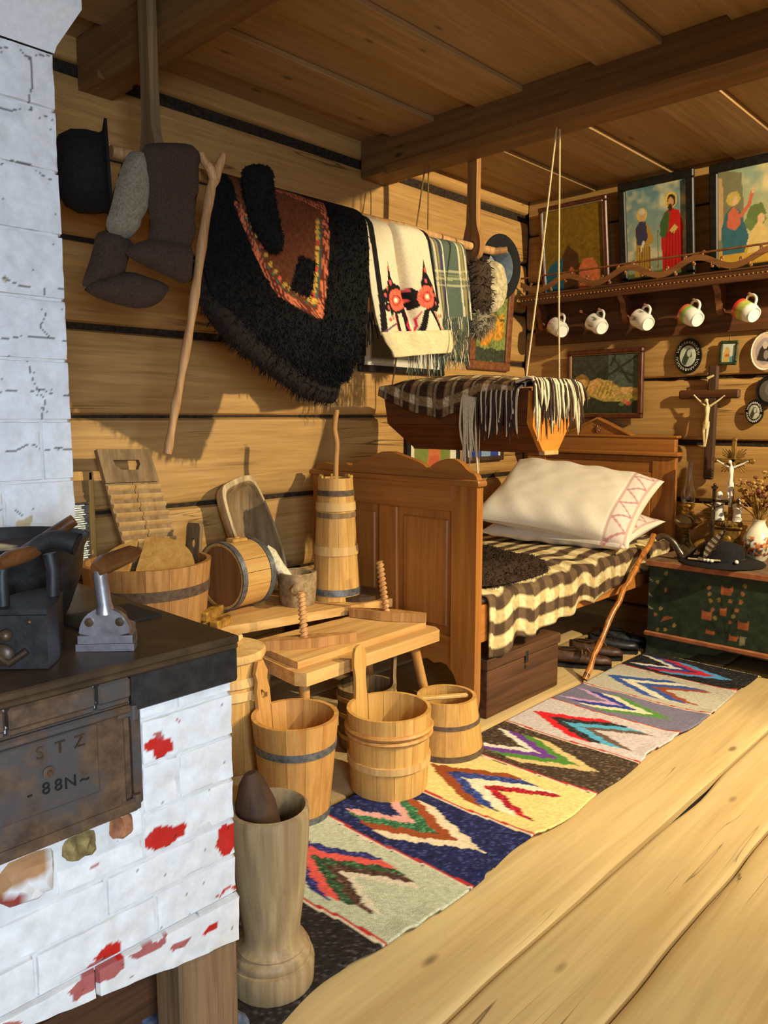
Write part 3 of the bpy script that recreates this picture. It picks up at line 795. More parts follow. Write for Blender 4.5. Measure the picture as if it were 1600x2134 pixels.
MB().box((-2.194, FY - .004, .948), (.965, .062, .026), .010, seg=2).obj('cornice', 'bed_wood_x', bed, w=True)
# frame pieces of the foot board
MB().plate([(-2.66, .02), (-2.645, 0.0), (-2.60, .0), (-2.575, .05), (-2.565, .14), (-2.54, .20), (-2.54, .94), (-2.66, .94)], [], FY - .02, FY + .02, conv=xz).obj('post', 'bed_wood', bed, w=True)
MB().plate([(-1.728, .94), (-1.728, .09), (-1.735, .05), (-1.752, .022), (-1.79, .022), (-1.80, .07), (-1.812, .14), (-1.83, .18), (-1.848, .20), (-1.848, .94)], [], FY - .02, FY + .02, conv=xz).obj('post', 'bed_wood', bed, w=True)
MB().lathe([(.0, 0), (.022, .0), (.032, .012), (.030, .024), (.018, .03), (0, .03)], 14, T(-1.765, FY, 0)).obj('bun_foot', 'grey_wood', bed, w=True)
MB().lathe([(.0, 0), (.022, .0), (.032, .012), (.030, .024), (.018, .03), (0, .03)], 14, T(-2.62, FY, 0)).obj('bun_foot', 'grey_wood', bed, w=True)
MB().box((-2.194, FY, .885), (.69, .034, .11), .004).obj('rail', 'bed_wood_x', bed, w=True)
MB().box((-2.194, FY, .58), (.105, .034, .50), .004).obj('mullion', 'bed_wood', bed, w=True)
for xc in (-2.394, -1.995):
    pn = MB().box((xc, FY + .004, .58), (.30, .012, .50), 0).box((xc, FY - .004, .58), (.235, .012, .435), .006).obj('panel', 'bed_wood', bed, w=True)
ap = [(-2.54, .33), (-2.54, .20), (-2.515, .215), (-2.48, .216), (-2.45, .205), (-2.42, .217), (-2.38, .205), (-2.34, .222), (-2.26, .20), (-2.194, .192), (-2.13, .20), (-2.05, .222), (-2.01, .205), (-1.97, .217), (-1.935, .205), (-1.90, .216), (-1.87, .212), (-1.848, .19), (-1.848, .33)]
MB().plate(ap, [], FY - .016, FY + .016, conv=xz).obj('apron', 'bed_wood_x', bed, w=True)
# head board
HY = 4.13; hb = [(-2.66, 1.0), (-2.40, 1.0), (-2.33, 1.035), (-2.20, 1.105), (-2.06, 1.035), (-2.02, 1.0), (-1.72, 1.0)]
MB().box((-2.19, HY, .56), (.94, .030, .85), .004).obj('head_board', 'bed_wood_x', bed, w=True)
for xc in (-2.40, -1.965): MB().box((xc, HY - .016, .70), (.27, .01, .38), .006).box((xc, HY - .018, .70), (.23, .014, .34), .006).obj('panel', 'bed_wood', bed, w=True)
MB().box((-1.785, HY - .018, .545), (.13, .012, .82), .003).box((-2.595, HY - .018, .545), (.13, .012, .82), .003).box((-2.19, HY - .0165, .965), (.94, .012, .03), .003).obj('stile', 'bed_wood', bed, w=True)
MB().box((-2.19, HY - .012, .995), (.985, .07, .024), .008, seg=2).obj('cornice', 'bed_wood_x', bed, w=True)
MB().box((-2.19, HY + .005, 1.045), (.92, .04, .08), .003).box((-2.19, HY + .005, 1.088), (.95, .055, .014), .004).obj('frieze', 'bed_wood_x', bed, w=True)
ped = MB(); ped.prism([(-2.40, 1.09), (-2.195, 1.185), (-1.99, 1.09)], HY - .01, HY + .02, conv=xz)
for a, b in (((-2.41, 1.092), (-2.195, 1.19)), ((-2.195, 1.19), (-1.98, 1.092))): ped.bar((a[0], HY, a[1]), (b[0], HY, b[1]), .05, .012)
ped.obj('pediment', 'bed_wood_x', bed, w=True)
st = []
for k in range(16): a = pi / 2 + k * pi / 8; r = .036 if k % 2 == 0 else .015; st.append((-2.195 + r * cos(a), 1.128 + r * sin(a)))
MB().puff(st, .02, .010, .008, lambda a, b, d: (a, HY - .012 - d, b)).obj('star', 'frame_wood', bed, w=True)
for x in (-2.62, -1.76): MB().box((x, HY, .07), (.07, .05, .14), .004).obj('leg', 'bed_wood', bed, w=True)
MB().box((-1.745, 3.24, .395), (.030, 1.75, .15), .004).obj('side_rail', 'bed_wood_y', bed, w=True)
MB().box((-2.64, 3.24, .395), (.030, 1.75, .15), .004).obj('side_rail', 'bed_wood_y', bed, w=True)
MB().box((-2.19, 3.24, .41), (.86, 1.72, .13), .03, seg=3).obj('mattress', 'linen', bed, w=True)
# checked blanket
def bl(u, v):
    # u across (wall -> front -> down), v along from foot to head
    y = 2.40 + 1.66 * v; drop = .235 - .155 * v + .012 * np.sin(v * 40) * (1 + np.sin(v * 17))
    s = u * (.90 + drop)
    flat = np.minimum(s, .90); over = np.maximum(s - .90, 0)
    x = -2.625 + flat + np.where(over > 0, .012 * (1 - np.exp(-over / .02)) + .012 * np.sin(y * 38) * over / .2, 0)
    z = .502 + .035 * vnoise(flat * 5, y * 4, 4) * (1 - np.clip((flat - .75) / .15, 0, 1)) + .03 * v - np.where(flat > .86, ((flat - .86) / .04) ** 2 * .008, 0) - over
    return np.stack([x, y, z], -1)
m, u, v = surf(bl, 110, 150)
A = np.array(m.v); sarc = u * (.90 + .235 - .155 * v); yy = A[:, 1]
def check(s, y, c=.052):
    a = (np.floor(s / c + 500) % 2) > 0; b = (np.floor(y / c + 500) % 2) > 0
    out = np.where(a[:, None] & b[:, None], (74, 56, 42), np.where(a[:, None], (104, 82, 60), np.where(b[:, None], (196, 172, 122), (226, 206, 156))))
    return out * (1 + .25 * (vnoise(s * 600, y * 600, 3) - .5))[:, None]
bk = m.obj('checked_blanket', 'cloth_paint', w=True, loc=(-2.17, 3.2, .5), smooth=70, col=check(sarc, yy))
tag(thicken(bk, .008, 1), 'brown and cream checked wool blanket covering the bed', 'blanket')
def bl2(u, v):
    x = -2.60 + .86 * v; s = u * .28
    y = 2.405 - .008 * np.sin(v * 20) - .006 * (1 - np.exp(-s / .02)); z = .508 + .035 * vnoise((x + 2.625) * 5, y * 4, 4) * 0 - s * (.9 + .1 * np.sin(v * 9))
    return np.stack([x, y, z], -1)
# pillows
def pillow(name, label, M, lx, ly, h, stripe):
    def fn(u, v):
        a = 2 * u - 1; b = 2 * v - 1
        e = np.clip((1 - a ** 4) * (1 - b ** 4), 0, 1)
        pin = 1 - .07 * (1 - a ** 2) * 0
        x = a * lx / 2 * (1 - .10 * (1 - np.abs(b)) ** 0 * (b ** 2) * 0 - .06 * (1 - a ** 2)) ; y = b * ly / 2
        x = a * lx / 2 - np.sign(a) * .03 * (1 - b ** 2) * (np.abs(a) ** 6); y = y - np.sign(b) * .03 * (1 - a ** 2) * (np.abs(b) ** 6)
        z = h / 2 * e ** .55 + .006 * (vnoise(a * 6 + 3, b * 6, 5) - .5) * e + .010 * np.sin(a * 14 + b * 6) * (1 - e) * e * 2
        return np.stack([x, y, z], -1)
    m, u, v = surf(fn, 130, 100); m2, _, _ = surf(lambda u, v: fn(u, v) * np.array((1, 1, -.8)), 130, 100)
    a = 2 * u - 1; b = 2 * v - 1
    col = np.ones((len(u), 3)) * np.array((232, 222, 204.))
    if stripe:
        band = (a > .72) & (a < .93); zig = np.abs((a - .825) / .105 - (np.abs((b * 5) % 2 - 1) * 2 - 1)) < .22
        col[band] = (228, 214, 204); col[band & zig] = (196, 140, 144)
        col[(np.abs(a - .70) < .012) | (np.abs(a - .95) < .012)] = (206, 170, 166)
        col[(np.abs(a - .66) < .012)] = (244, 238, 226)
    m.add(m2.v, [f[::-1] for f in m2.f]); m.v = [tuple(M @ Vector(p)) for p in m.v]
    c = np.concatenate([col, np.ones((len(u), 3)) * np.array((230, 220, 204.))])
    bm = m.obj(name, 'cloth_paint', w=True, loc=tuple(M.translation), smooth=80, col=c)
    return bm
def frame3(o, ex, ey):
    ex = Vector(ex).normalized(); ey = Vector(ey); ey = (ey - ex * ey.dot(ex)).normalized(); ez = ex.cross(ey)
    return Matrix(((ex[0], ey[0], ez[0], o[0]), (ex[1], ey[1], ez[1], o[1]), (ex[2], ey[2], ez[2], o[2]), (0, 0, 0, 1)))
# upper pillow: its four corners as seen lie on a plane leaning towards the head board
M1 = frame3((-2.11, 3.66, .757), (.86, .18, -.10), (-.12, .52, .26))
tag(pillow('pillow', '', M1, .84, .66, .20, True), 'upper white pillow with a pale pink zigzag border, leaning on the lower pillow', 'pillow', 'bed pillows')
M2 = frame3((-2.10, 3.70, .605), (.86, .10, -.01), (-.08, .52, .05))
tag(pillow('pillow', '', M2, .80, .64, .13, True), 'lower white pillow lying flat on the checked blanket', 'pillow', 'bed pillows')
# dark fur on the bed
def tufts(m, pts, nrm, L, w, seed=1, curl=.5, down=.4):
    r = random.Random(seed)
    for p, n in zip(pts, nrm):
        p = Vector(p); n = Vector(n); d = (n + Vector((r.uniform(-.7, .7), r.uniform(-.7, .7), r.uniform(-.7, .7) - down))).normalized()
        s_ = d.cross(Vector((r.uniform(-1, 1), r.uniform(-1, 1), r.uniform(-1, 1)))).normalized() * w; l = L * r.uniform(.6, 1.2)
        q = p + d * l * .6; e = p + d * l + s_ * curl * 2 - Vector((0, 0, l * .3))
        m.add([p - s_, p + s_, q + s_ * .7, q - s_ * .7, e], [[0, 1, 2, 3], [3, 2, 4]])
def surf_samples(o, k, seed=1, up=None):
    me = o.data; r = random.Random(seed); P = []; N = []; polys = me.polygons
    ar = np.array([p.area for p in polys]); idx = np.random.default_rng(seed).choice(len(polys), k, p=ar / ar.sum())
    for i in idx:
        p = polys[int(i)]; vs_ = [me.vertices[j].co for j in p.vertices]; w_ = [r.random() + .05 for _ in vs_]; s_ = sum(w_)
        P.append(sum((v * (a / s_) for v, a in zip(vs_, w_)), Vector((0, 0, 0)))); N.append(p.normal.copy())
    return P, N
fur_o = smooth_loop([(-2.35, 2.42), (-1.80, 2.40), (-1.735, 2.50), (-1.73, 2.70), (-1.735, 2.88), (-1.79, 2.93), (-1.86, 2.86), (-1.95, 2.93), (-2.12, 2.95), (-2.35, 2.88)], 2)
fm = MB().puff(fur_o, .09, .075, .03, lambda a, b, d: (a, b, .53 + d), back=.05, wob=.2)
fur = fm.obj('fur_pelt', 'fur_brown', w=True, loc=(-2.0, 2.6, .53), smooth=60)
tag(fur, 'dark brown fur pelt lying on the foot of the bed', 'fur')
P, N = surf_samples(fur, 6000, 2); m = MB(); tufts(m, P, N, .020, .0016, 3, .8); m.obj('fur_hair', 'fur_brown', fur, kind='stuff', smooth=0)
# chest-shaped box in front of the bed
bx = thing('storage_box', 'plain dark brown wooden box with a lid under the front of the bed', 'box', (-1.80, 2.68, 0))
MB().box((-1.80, 2.678, .10), (.155, .535, .195), .004).obj('body', 'dark_wood_y', bx, w=True)
MB().box((-1.80, 2.678, .223), (.17, .55, .045), .005).obj('lid', 'dark_wood_y', bx, w=True)
MB().box((-1.716, 2.68, .20), (.004, .02, .05), .001).lathe([(.008, 0), (.008, .003), (0, .003)], 10, T(-1.7225, 2.68, .155) @ RY(pi / 2)).obj('lock', 'iron_black', bx, w=True)
# shoes
def shoe(label, loc, rz, mat, L=.25, s=1.0):
    t = thing('shoe', label, 'shoe', loc, rz, 'old shoes under the bed')
    prof = []
    for k in range(15):
        q = k / 14; yy = -L / 2 + L * q
        w = .034 + .010 * sin(pi * min(1, q * 1.15)) - .012 * (q > .92) - .010 * (q < .06); hgt = .075 - .035 * q if q > .35 else .07
        prof.append((yy, w * (1 if .05 < q < .95 else .7), hgt * (1 if q < .95 else .7)))
    m = MB(); vs = []; n = 12
    for yy, w, hh in prof:
        for k in range(n):
            a = 2 * pi * k / n; vs.append((w * cos(a), yy, .012 + hh / 2 + hh / 2 * sin(a)))
    fs = [[i * n + k, i * n + (k + 1) % n, (i + 1) * n + (k + 1) % n, (i + 1) * n + k] for i in range(len(prof) - 1) for k in range(n)]
    fs.append(list(range(n))); fs.append([(len(prof) - 1) * n + k for k in range(n)]); m.add(vs, fs); m.obj('upper', mat, t, smooth=60)
    sole = []
    for k in range(15):
        q = k / 14; sole.append((prof[k][1] * 1.06, prof[k][0]))
    MB().prism(sole + [(-a, b) for a, b in sole[::-1]], .0, .014).obj('sole', 'leather_black', t)
    m = MB(); m.lathe([(.026, 0), (.028, .006), (.024, .006)], 14, T(0, -L * .22, .078) @ Matrix.Diagonal((1, 1.9, 1, 1))); m.obj('collar', mat, t)
    m = MB(); m.ball((0, -L * .22, .080), (.023, .045, .006), 10, 5); m.obj('opening', 'hollow_black', t)  # solid black lens, painted shade of the shoe's inside
    m = MB()
    for k in range(3): m.tube([(-.022, L * (.02 + .06 * k), .066 - .006 * k), (0, L * (.02 + .06 * k), .078 - .008 * k), (.022, L * (.02 + .06 * k), .066 - .006 * k)], .003, 5)
    m.tube([(0, .02, .08), (.02, .03, .095), (.03, .05, .075), (.01, .04, .07)], .002, 5)
    m.obj('lace', 'twine' if mat == 'leather_brown' else 'leather_black', t)
    return t
shoe('brown leather shoe nearest the walking stick and wooden box', (-1.79, 3.27, 0), radians(-62), 'leather_brown', .29)
shoe('brown leather shoe second from the wooden box', (-1.80, 3.44, 0), radians(-64), 'leather_brown', .26)
shoe('black laced shoe beside the brown leather pair', (-1.79, 3.60, .0), radians(-66), 'leather_black', .25)
shoe('black laced shoe closest to the green painted chest', (-1.80, 3.735, 0), radians(-70), 'leather_black', .24)
# walking stick leaning on the bed
cs = thing('walking_stick', 'glossy knotted walking stick leaning against the side of the bed', 'stick', (-1.70, 3.08, 0))
a = Vector((-1.665, 3.085, .008)); b = Vector((-1.655, 3.735, .60)); pts = []
for k in range(15):
    q = k / 14; p = a.lerp(b, q); p += Vector((.004 * sin(k * 2.1), -.05 * sin(pi * q) * .6, .02 * sin(pi * q) + .004 * sin(k * 3.3))); pts.append(p)
MB().tube(pts, [.014 + .0022 * sin(k * 2.7) for k in range(15)], 10).obj('shaft', 'stick_varnish', cs, w=True, smooth=60)
MB().lathe([(.0, 0), (.013, 0), (.015, .03), (.0, .03)], 10, aim(pts[0], pts[1] - pts[0])).obj('ferrule', 'iron_black', cs, w=True)
hn = thing('curved_horn', 'dark curved horn with a yellow tip on the corner of the chest', 'horn', (-1.60, 3.75, .488))
hp = spline([(-1.645, 3.735, .585), (-1.61, 3.745, .602), (-1.565, 3.755, .575), (-1.535, 3.765, .527), (-1.515, 3.77, .502), (-1.485, 3.775, .53), (-1.455, 3.785, .575), (-1.425, 3.795, .595)], 4)
k = len(hp); MB().tube(hp[:-5], [.016 + .010 * math.exp(-((i / k - .55) / .16) ** 2) - .005 * (i / k) for i in range(k - 5)], 10, flat=1).obj('horn_body', 'horn', hn, w=True, smooth=60)
MB().tube(hp[-6:], [.0125, .012, .012, .0115, .011, .009], 10).obj('tip', 'brass', hn, w=True, smooth=60)
# ================================================================== coopered things
_st = {}
def stave_mesh(r0, r1, h, n, t, mat, gap, zt=0.0):
    key = (r0, r1, h, n, t, mat)
    if key in _st: return _st[key]
    half = pi / n - gap / max(r0, r1); sg = 3; vs = []; m = MB()
    for z, ro in ((0, r0), (h * .5, (r0 + r1) / 2), (h, r1)):
        for k in range(sg + 1):
            a = -half + 2 * half * k / sg
            for rr in (ro, ro - t): vs.append((rr * cos(a), rr * sin(a), z))
    w = (sg + 1) * 2; fs = []
    for i in range(2):
        for k in range(sg):
            o = i * w + k * 2; fs.append([o, o + 2, o + 2 + w, o + w]); fs.append([o + 1, o + 1 + w, o + 3 + w, o + 3])
        for k in (0, sg): o = i * w + k * 2; fs.append([o, o + 1, o + 1 + w, o + w])
    for i in (0, 2):
        for k in range(sg): o = i * w + k * 2; fs.append([o, o + 1, o + 3, o + 2])
    m.add(vs, fs); o = m.obj('stave', mat, None, smooth=30); me = o.data; bpy.data.objects.remove(o); _st[key] = me; return me
def coop(name, label, cat, loc, r0, r1, h, n=15, t=.013, mat='pine', hoops=(), rotz=0.0, group=None, skip=(), floor_z=.025, gap=.00045):
    root = thing(name, label, cat, loc, rotz, group); me = stave_mesh(r0, r1, h, n, t, mat, gap)
    for k in range(n):
        if k in skip: continue
        inst('stave', me, root, RZ(2 * pi * k / n))
    rf = r0 + (r1 - r0) * floor_z / h - t
    MB().lathe([(rf, floor_z - .012), (rf, floor_z), (0, floor_z)], 24).obj('bottom', mat, root)
    for (z, hh, th, hm) in hoops:
        ra = r0 + (r1 - r0) * (z - hh / 2) / h + .0006; rb = r0 + (r1 - r0) * (z + hh / 2) / h + .0006
        if th > .006: prof = [(ra - .004, z - hh / 2), (ra + th * .55, z - hh * .42), ((ra + rb) / 2 + th, z), (rb + th * .55, z + hh * .42), (rb - .004, z + hh / 2)]
        else: prof = [(ra - .002, z - hh / 2), (ra + th, z - hh / 2), (rb + th, z + hh / 2), (rb - .002, z + hh / 2)]
        MB().lathe(prof, 36, cap=False).obj('hoop', hm, root)
    return root
def ear(root, ang, r0, r1, h, w, top, poly, holes=(), t=.013, mat='pine', name='handle_stave'):
    """a stave that stands above the rim, outline in (sideways, up)"""
    m = MB(); lean = math.atan2(r1 - r0, h)
    m.plate(poly, list(holes), -t, 0.0, conv=lambda a, b, d: (d, a, b))
    m.v = [tuple(RZ(ang) @ T(r0, 0, 0) @ RY(lean) @ Vector(v)) for v in m.v]
    return m.obj(name, mat, root, smooth=30)
def circ(cx, cy, r, n=14, ry=None): return [(cx + r * cos(2 * pi * k / n), cy + (ry or r) * sin(2 * pi * k / n)) for k in range(n)]
IR = 'hoop_iron'
# bucket with tall slotted handle
b1 = coop('bucket', 'tall orange wood bucket with slotted upright handle and iron hoops', 'bucket', (-1.704, 1.411, .002), .098, .130, .318, 14, .014, 'pine_orange', [(.232, .022, .0022, IR), (.02, .024, .0022, IR)], group='wooden buckets', skip=(0,), rotz=radians(192))
ear(b1, 0, .098, .130, .318, .05, .46, [(-.024, 0), (.024, 0), (.029, .318), (.029, .37), (.022, .40), (.028, .425), (.012, .46), (-.012, .46), (-.028, .425), (-.022, .40), (-.029, .37), (-.029, .318)], [[(-.016, .345), (.004, .345), (.012, .352), (.012, .375), (.004, .372), (-.006, .360), (-.016, .36)]], .014, 'pine_orange')
# bucket with round paddle handle and withy hoops
b2 = coop('bucket', 'pale wood bucket with round paddle handle and willow hoops standing on the rug', 'bucket', (-1.62, 1.73, .014), .124, .136, .262, 14, .012, 'pine', [(.207, .016, .011, 'pine_orange'), (.188, .016, .010, 'pine_orange'), (.10, .022, .006, 'pine_pale')], group='wooden buckets', skip=(0,), rotz=radians(180))
ear(b2, 0, .124, .136, .262, .05, .44, smooth_loop([(-.027, 0), (.027, 0), (.028, .24), (.023, .30), (.023, .34), (.030, .375), (.024, .425), (0, .44), (-.024, .425), (-.030, .375), (-.023, .34), (-.023, .30), (-.028, .24)], 1), (), .012, 'pine')
# low narrow-necked bucket with a cross bar
b3 = coop('bucket', 'low wood pail narrowing upwards with a bar across its mouth, beside the bed leg', 'bucket', (-1.66, 2.075, .012), .134, .106, .20, 14, .013, 'pine', [(.118, .014, .002, 'hoop_dark'), (.012, .02, .002, 'hoop_dark')], group='wooden buckets', rotz=.2)
m = MB(); m.box((-.012, .02, .184), (.196, .022, .013), .003, RZ(radians(43.5))); m.obj('cross_bar', 'pine_pale', b3)
# tub under the bench
b4 = coop('bucket', 'weathered wood tub with dark inside standing under the screw bench', 'bucket', (-1.915, 1.925, .002), .100, .108, .225, 13, .012, 'grey_wood', [(.19, .016, .004, 'pine_pale'), (.13, .016, .004, 'pine_pale'), (.05, .016, .004, 'pine_pale')], group='wooden buckets', skip=(0,), rotz=radians(60))
ear(b4, 0, .100, .108, .225, .04, .33, [(-.022, 0), (.022, 0), (.024, .225), (.016, .25), (.016, .335), (-.016, .335), (-.016, .25), (-.024, .225)], (), .012, 'grey_wood')
# lidded vat beside the stove
vt = coop('lidded_vat', 'upright lidded wooden vat between the stove and the buckets', 'vat', (-1.965, 1.352, .002), .128, .112, .455, 14, .013, 'pine', [(.395, .028, .006, 'pine_pale'), (.355, .028, .006, 'pine_pale'), (.10, .028, .006, 'pine_pale')])
MB().lathe([(.0, .456), (.121, .456), (.123, .462), (.123, .476), (.118, .48), (0, .48)], 28).obj('lid', 'pine_pale', vt)
MB().box((0, 0, .4895), (.03, .19, .018), .004, RZ(.5)).obj('lid_bar', 'pine_pale', vt)

# ================================================================== low table along the wall
tb = thing('low_table', 'low plank table along the log wall holding tubs, cask and churn', 'table', (-2.45, 1.65, 0))
TZ = .45
MB().prism([(-2.36, 1.02), (-2.12, 2.285), (-2.42, 2.285), (-2.56, 1.02)], TZ - .035, TZ).obj('top_plank', 'pale_y', tb, w=True)
MB().prism([(-2.563, 1.02), (-2.423, 2.285), (-2.725, 2.285), (-2.725, 1.02)], TZ - .035, TZ).obj('top_plank', 'pale_y', tb, w=True)
MB().bar((-2.135, 2.255, TZ - .05), (-2.70, 2.255, TZ - .05), .05, .03).obj('batten', 'pale_y', tb, w=True)
for x, y in ((-2.42, 1.10), (-2.24, 2.20), (-2.67, 1.10), (-2.67, 2.20)): MB().box((x, y, (TZ - .035) / 2), (.05, .05, TZ - .035), .004).obj('leg', 'dark_wood', tb, w=True)
# wash tub
tub = coop('wash_tub', 'wide wooden wash tub with pierced handle on the low table', 'tub', (-2.452, 1.365, TZ + .001), .195, .222, .245, 18, .016, 'pine_worn', [(.155, .035, .003, 'hoop_dark'), (.02, .02, .003, 'hoop_dark')], skip=(0,), rotz=radians(99))
ear(tub, 0, .195, .222, .245, .06, .36, [(-.033, 0), (.033, 0), (.037, .245), (.037, .34), (.030, .352), (-.030, .352), (-.037, .34), (-.037, .245)], [circ(0, .275, .014, 12, .02)], .016, 'grey_wood')
# pieces of a round lid lying in the tub
def lidpiece(label, poly, M):
    m = MB(); m.prism(poly, -.011, .011); m.v = [tuple(M @ Vector(v)) for v in m.v]
    return tag(m.obj('lid_half', 'pine', w=True, loc=tuple(M.translation), smooth=30), label, 'lid', 'lid pieces in the wash tub')
arc = [(.165 * cos(a), .165 * sin(a)) for a in np.linspace(0, pi, 15)]
M = frame3((-2.425, 1.345, .655), (.725, .688, 0), (-.48, .50, .52))
RL = .168; a0 = math.acos(-.035 / RL); dk_ = [(RL * cos(a), RL * sin(a)) for a in np.linspace(-a0, a0, 26)]
lidpiece('larger part of a round wooden lid slanting out of the wash tub', dk_, M)
M = frame3((-2.437, 1.333, .660), (.725, .688, .05), (-.50, .50, .47))
a1 = math.acos(-.045 / RL); dk_ = [(RL * cos(a), RL * sin(a)) for a in np.linspace(a1, 2 * pi - a1, 20)]
lidpiece('smaller part of a round wooden lid at the left of the wash tub', dk_, M)
# washboards
wbo = thing('wooden_washboard', 'all wood washboard with ridges and a hand hole standing in the tub', 'washboard', (-2.60, 1.42, .70))
ex = Vector((-.02, .985, -.03)).normalized(); top = Vector((-2.655, 1.395, 1.078)); dn = Vector((.17, .17, -.97)).normalized(); ez = ex.cross(dn).normalized()
def wpt(a, b, d): return tuple(top + ex * a + dn * b + ez * (-d))
if ez.x > 0: sgn = 1
else: sgn = -1
def wpt(a, b, d): return tuple(top + ex * a + dn * b + ez * (d * sgn))
MB().plate([(-.105, .004), (-.10, 0), (.10, 0), (.105, .004), (.108, .125), (-.108, .125)], [[(-.055, .040), (.048, .040), (.05, .055), (.035, .078), (-.03, .078), (-.05, .06)]], -.012, .012, conv=wpt).obj('head_piece', 'grey_wood', wbo, w=True)
for s_ in (-1, 1):
    MB().plate([(s_ * .0015, .127), (s_ * .108, .127), (s_ * .108, .50), (s_ * .0015, .50)][::s_], [], -.010, .004, conv=wpt).obj('back_board', 'grey_wood', wbo, w=True)
for k in range(10):
    b = .134 + k * .0345
    for s_ in (-1, 1):
        m = MB(); pr = [(b, 0), (b + .001, .012), (b + .006, .018), (b + .016, .010), (b + .021, 0)]
        vs = [wpt(s_ * .002, p, q + .004) for p, q in pr] + [wpt(s_ * .108, p, q + .004) for p, q in pr]; n = 5
        m.add(vs, [list(range(n)), [n + i for i in range(n)]] + [[i, (i + 1) % n, n + (i + 1) % n, n + i] for i in range(n)]); m.obj('ridge', 'pine_pale', wbo, w=True, smooth=25)
zw = thing('zinc_washboard', 'zinc ribbed washboard in a wood frame leaning beside the chimney', 'washboard', (-2.69, 1.17, TZ))
MB().box((-2.715, 1.17, .985), (.022, .26, .035), .003).obj('top_bar', 'pine', zw, w=True)
MB().box((-2.715, 1.17, .90), (.018, .26, .025), .003).box((-2.715, 1.17, .94), (.008, .25, .06), .002).obj('head_panel', 'grey_wood_y', zw, w=True)
for y in (1.045, 1.295): MB().box((-2.715, y, .727), (.022, .02, .545), .003).obj('side_post', 'pine', zw, w=True)
def zf(u, v): return np.stack([-2.717 + .004 * np.sin(v * 2 * pi * 22), 1.055 + .23 * u, .52 + .37 * v], -1)
m, u, v = surf(zf, 2, 176); m.obj('ribbed_sheet', 'zinc', zw, w=True, smooth=60)
# cask lying on its side
ck = thing('small_cask', 'small flat drum shaped wooden cask with iron hoops lying on its side', 'cask', (-2.45, 1.70, TZ + .001))
R = .134; Mk = T(-2.445, 1.665, TZ + .002 + R + .004) @ RZ(radians(6)) @ RX(-pi / 2)
me = stave_mesh(R - .004, R - .004, .165, 16, .012, 'pine', .001)
for k in range(16):
    o = inst('stave', me, ck); o.matrix_local = Matrix.Translation(-ck.location) @ Mk @ RZ(2 * pi * k / 16)
MB().lathe([(R - .016, .008), (R - .016, .016), (0, .016)], 32, Mk).obj('head', 'cask_head', ck, w=True)
MB().lathe([(R - .016, .15), (R - .016, .142), (0, .142)], 32, Mk).obj('head', 'dark_wood', ck, w=True)
for z in (.010, .155): MB().lathe([(R - .005, z - .012), (R, z - .012), (R, z + .012), (R - .005, z + .012)], 40, Mk, cap=False).obj('hoop', IR, ck, w=True)
MB().box((-2.445, 1.745, TZ + 2 * R + .006), (.05, .07, .014), .004).lathe([(.0, 0), (.011, 0), (.009, .006), (0, .006)], 12, T(-2.445, 1.745, TZ + 2 * R + .0125)).obj('bung', 'pine', ck, w=True)
# three gilt-looking wooden blocks
def blk(label, c, rz, l=.13):
    m = MB(); m.box((0, 0, 0), (l, .034, .032), .003, T(*c) @ RZ(rz)); tag(m.obj('wood_block', 'gilt_block', w=True, loc=(c[0], c[1], c[2] - .016), smooth=25), label, 'block', 'small wooden blocks by the cask')
blk('upper dark golden wooden block resting on two others by the cask', (-2.305, 1.528, TZ + .0495), radians(118))
blk('golden wooden block at the bottom left of the small stack by the cask', (-2.325, 1.518, TZ + .0165), radians(116))
blk('golden wooden block at the bottom right of the small stack by the cask', (-2.275, 1.548, TZ + .0165), radians(116), .11)
# carved dough trough leaning on the wall
tr = thing('dough_trough', 'hollowed wooden trough with rounded end leaning upright on the log wall', 'trough', (-2.62, 1.98, TZ + .001))
def trough(u, v):
    # u along (0 bottom, 1 top), v across
    s = 2 * v - 1; L = .50; w = .085 + .03 * np.sin(pi * np.clip(u * .9 + .05, 0, 1)); w = w * np.clip(1 - ((u - .86) / .14).clip(0) ** 2 * .35, 0, 1)
    return s, u * L, w
tl_ = smooth_loop([(-.075, 0), (.075, 0), (.105, .12), (.11, .28), (.10, .42), (.085, .485), (.05, .50), (-.05, .50), (-.085, .485), (-.10, .42), (-.11, .28), (-.105, .12)], 2)
o0 = Vector((-2.585, 2.035, TZ + .014)); ux = Vector((.0, 1, -.0)); uy = Vector((-.195, -.26, .95)).normalized(); ux = (ux - uy * ux.dot(uy)).normalized(); uz = ux.cross(uy).normalized()
if uz.x < 0: uz = -uz
def tp(a, b, d): return tuple(o0 + ux * a + uy * b + uz * d)
vs = []; N = len(tl_); cy = .27
rings = [(1.0, -.0), (1.0, .018), (.90, .020), (.84, .010), (.74, -.026), (.50, -.040), (.2, -.043)]
m = MB()
for f, d in rings: vs += [tp(a * f, cy + (b - cy) * f, d) for a, b in tl_]
inner_from = 3
outer = [(.93, -.045), (.70, -.060), (.2, -.062)]
for f, d in outer: vs += [tp(a * f, cy + (b - cy) * f, d) for a, b in tl_]
fs = []
def ringf(i, j): return [[i * N + k, i * N + (k + 1) % N, j * N + (k + 1) % N, j * N + k] for k in range(N)]
for i in range(len(rings) - 1): fs += ringf(i, i + 1)
fs.append([(len(rings) - 1) * N + k for k in range(N)])
q = len(rings); fs += ringf(0, q); fs += ringf(q, q + 1); fs += ringf(q + 1, q + 2); fs.append([(q + 2) * N + k for k in range(N)])
m.add(vs, fs); nr = N * (len(rings) - 1)
m.mi = [1 if N * 2 <= i < nr + 1 else 0 for i in range(len(fs))]; m.obj('bowl', ['trough_rim', 'grey_wood'], tr, w=True, smooth=50)
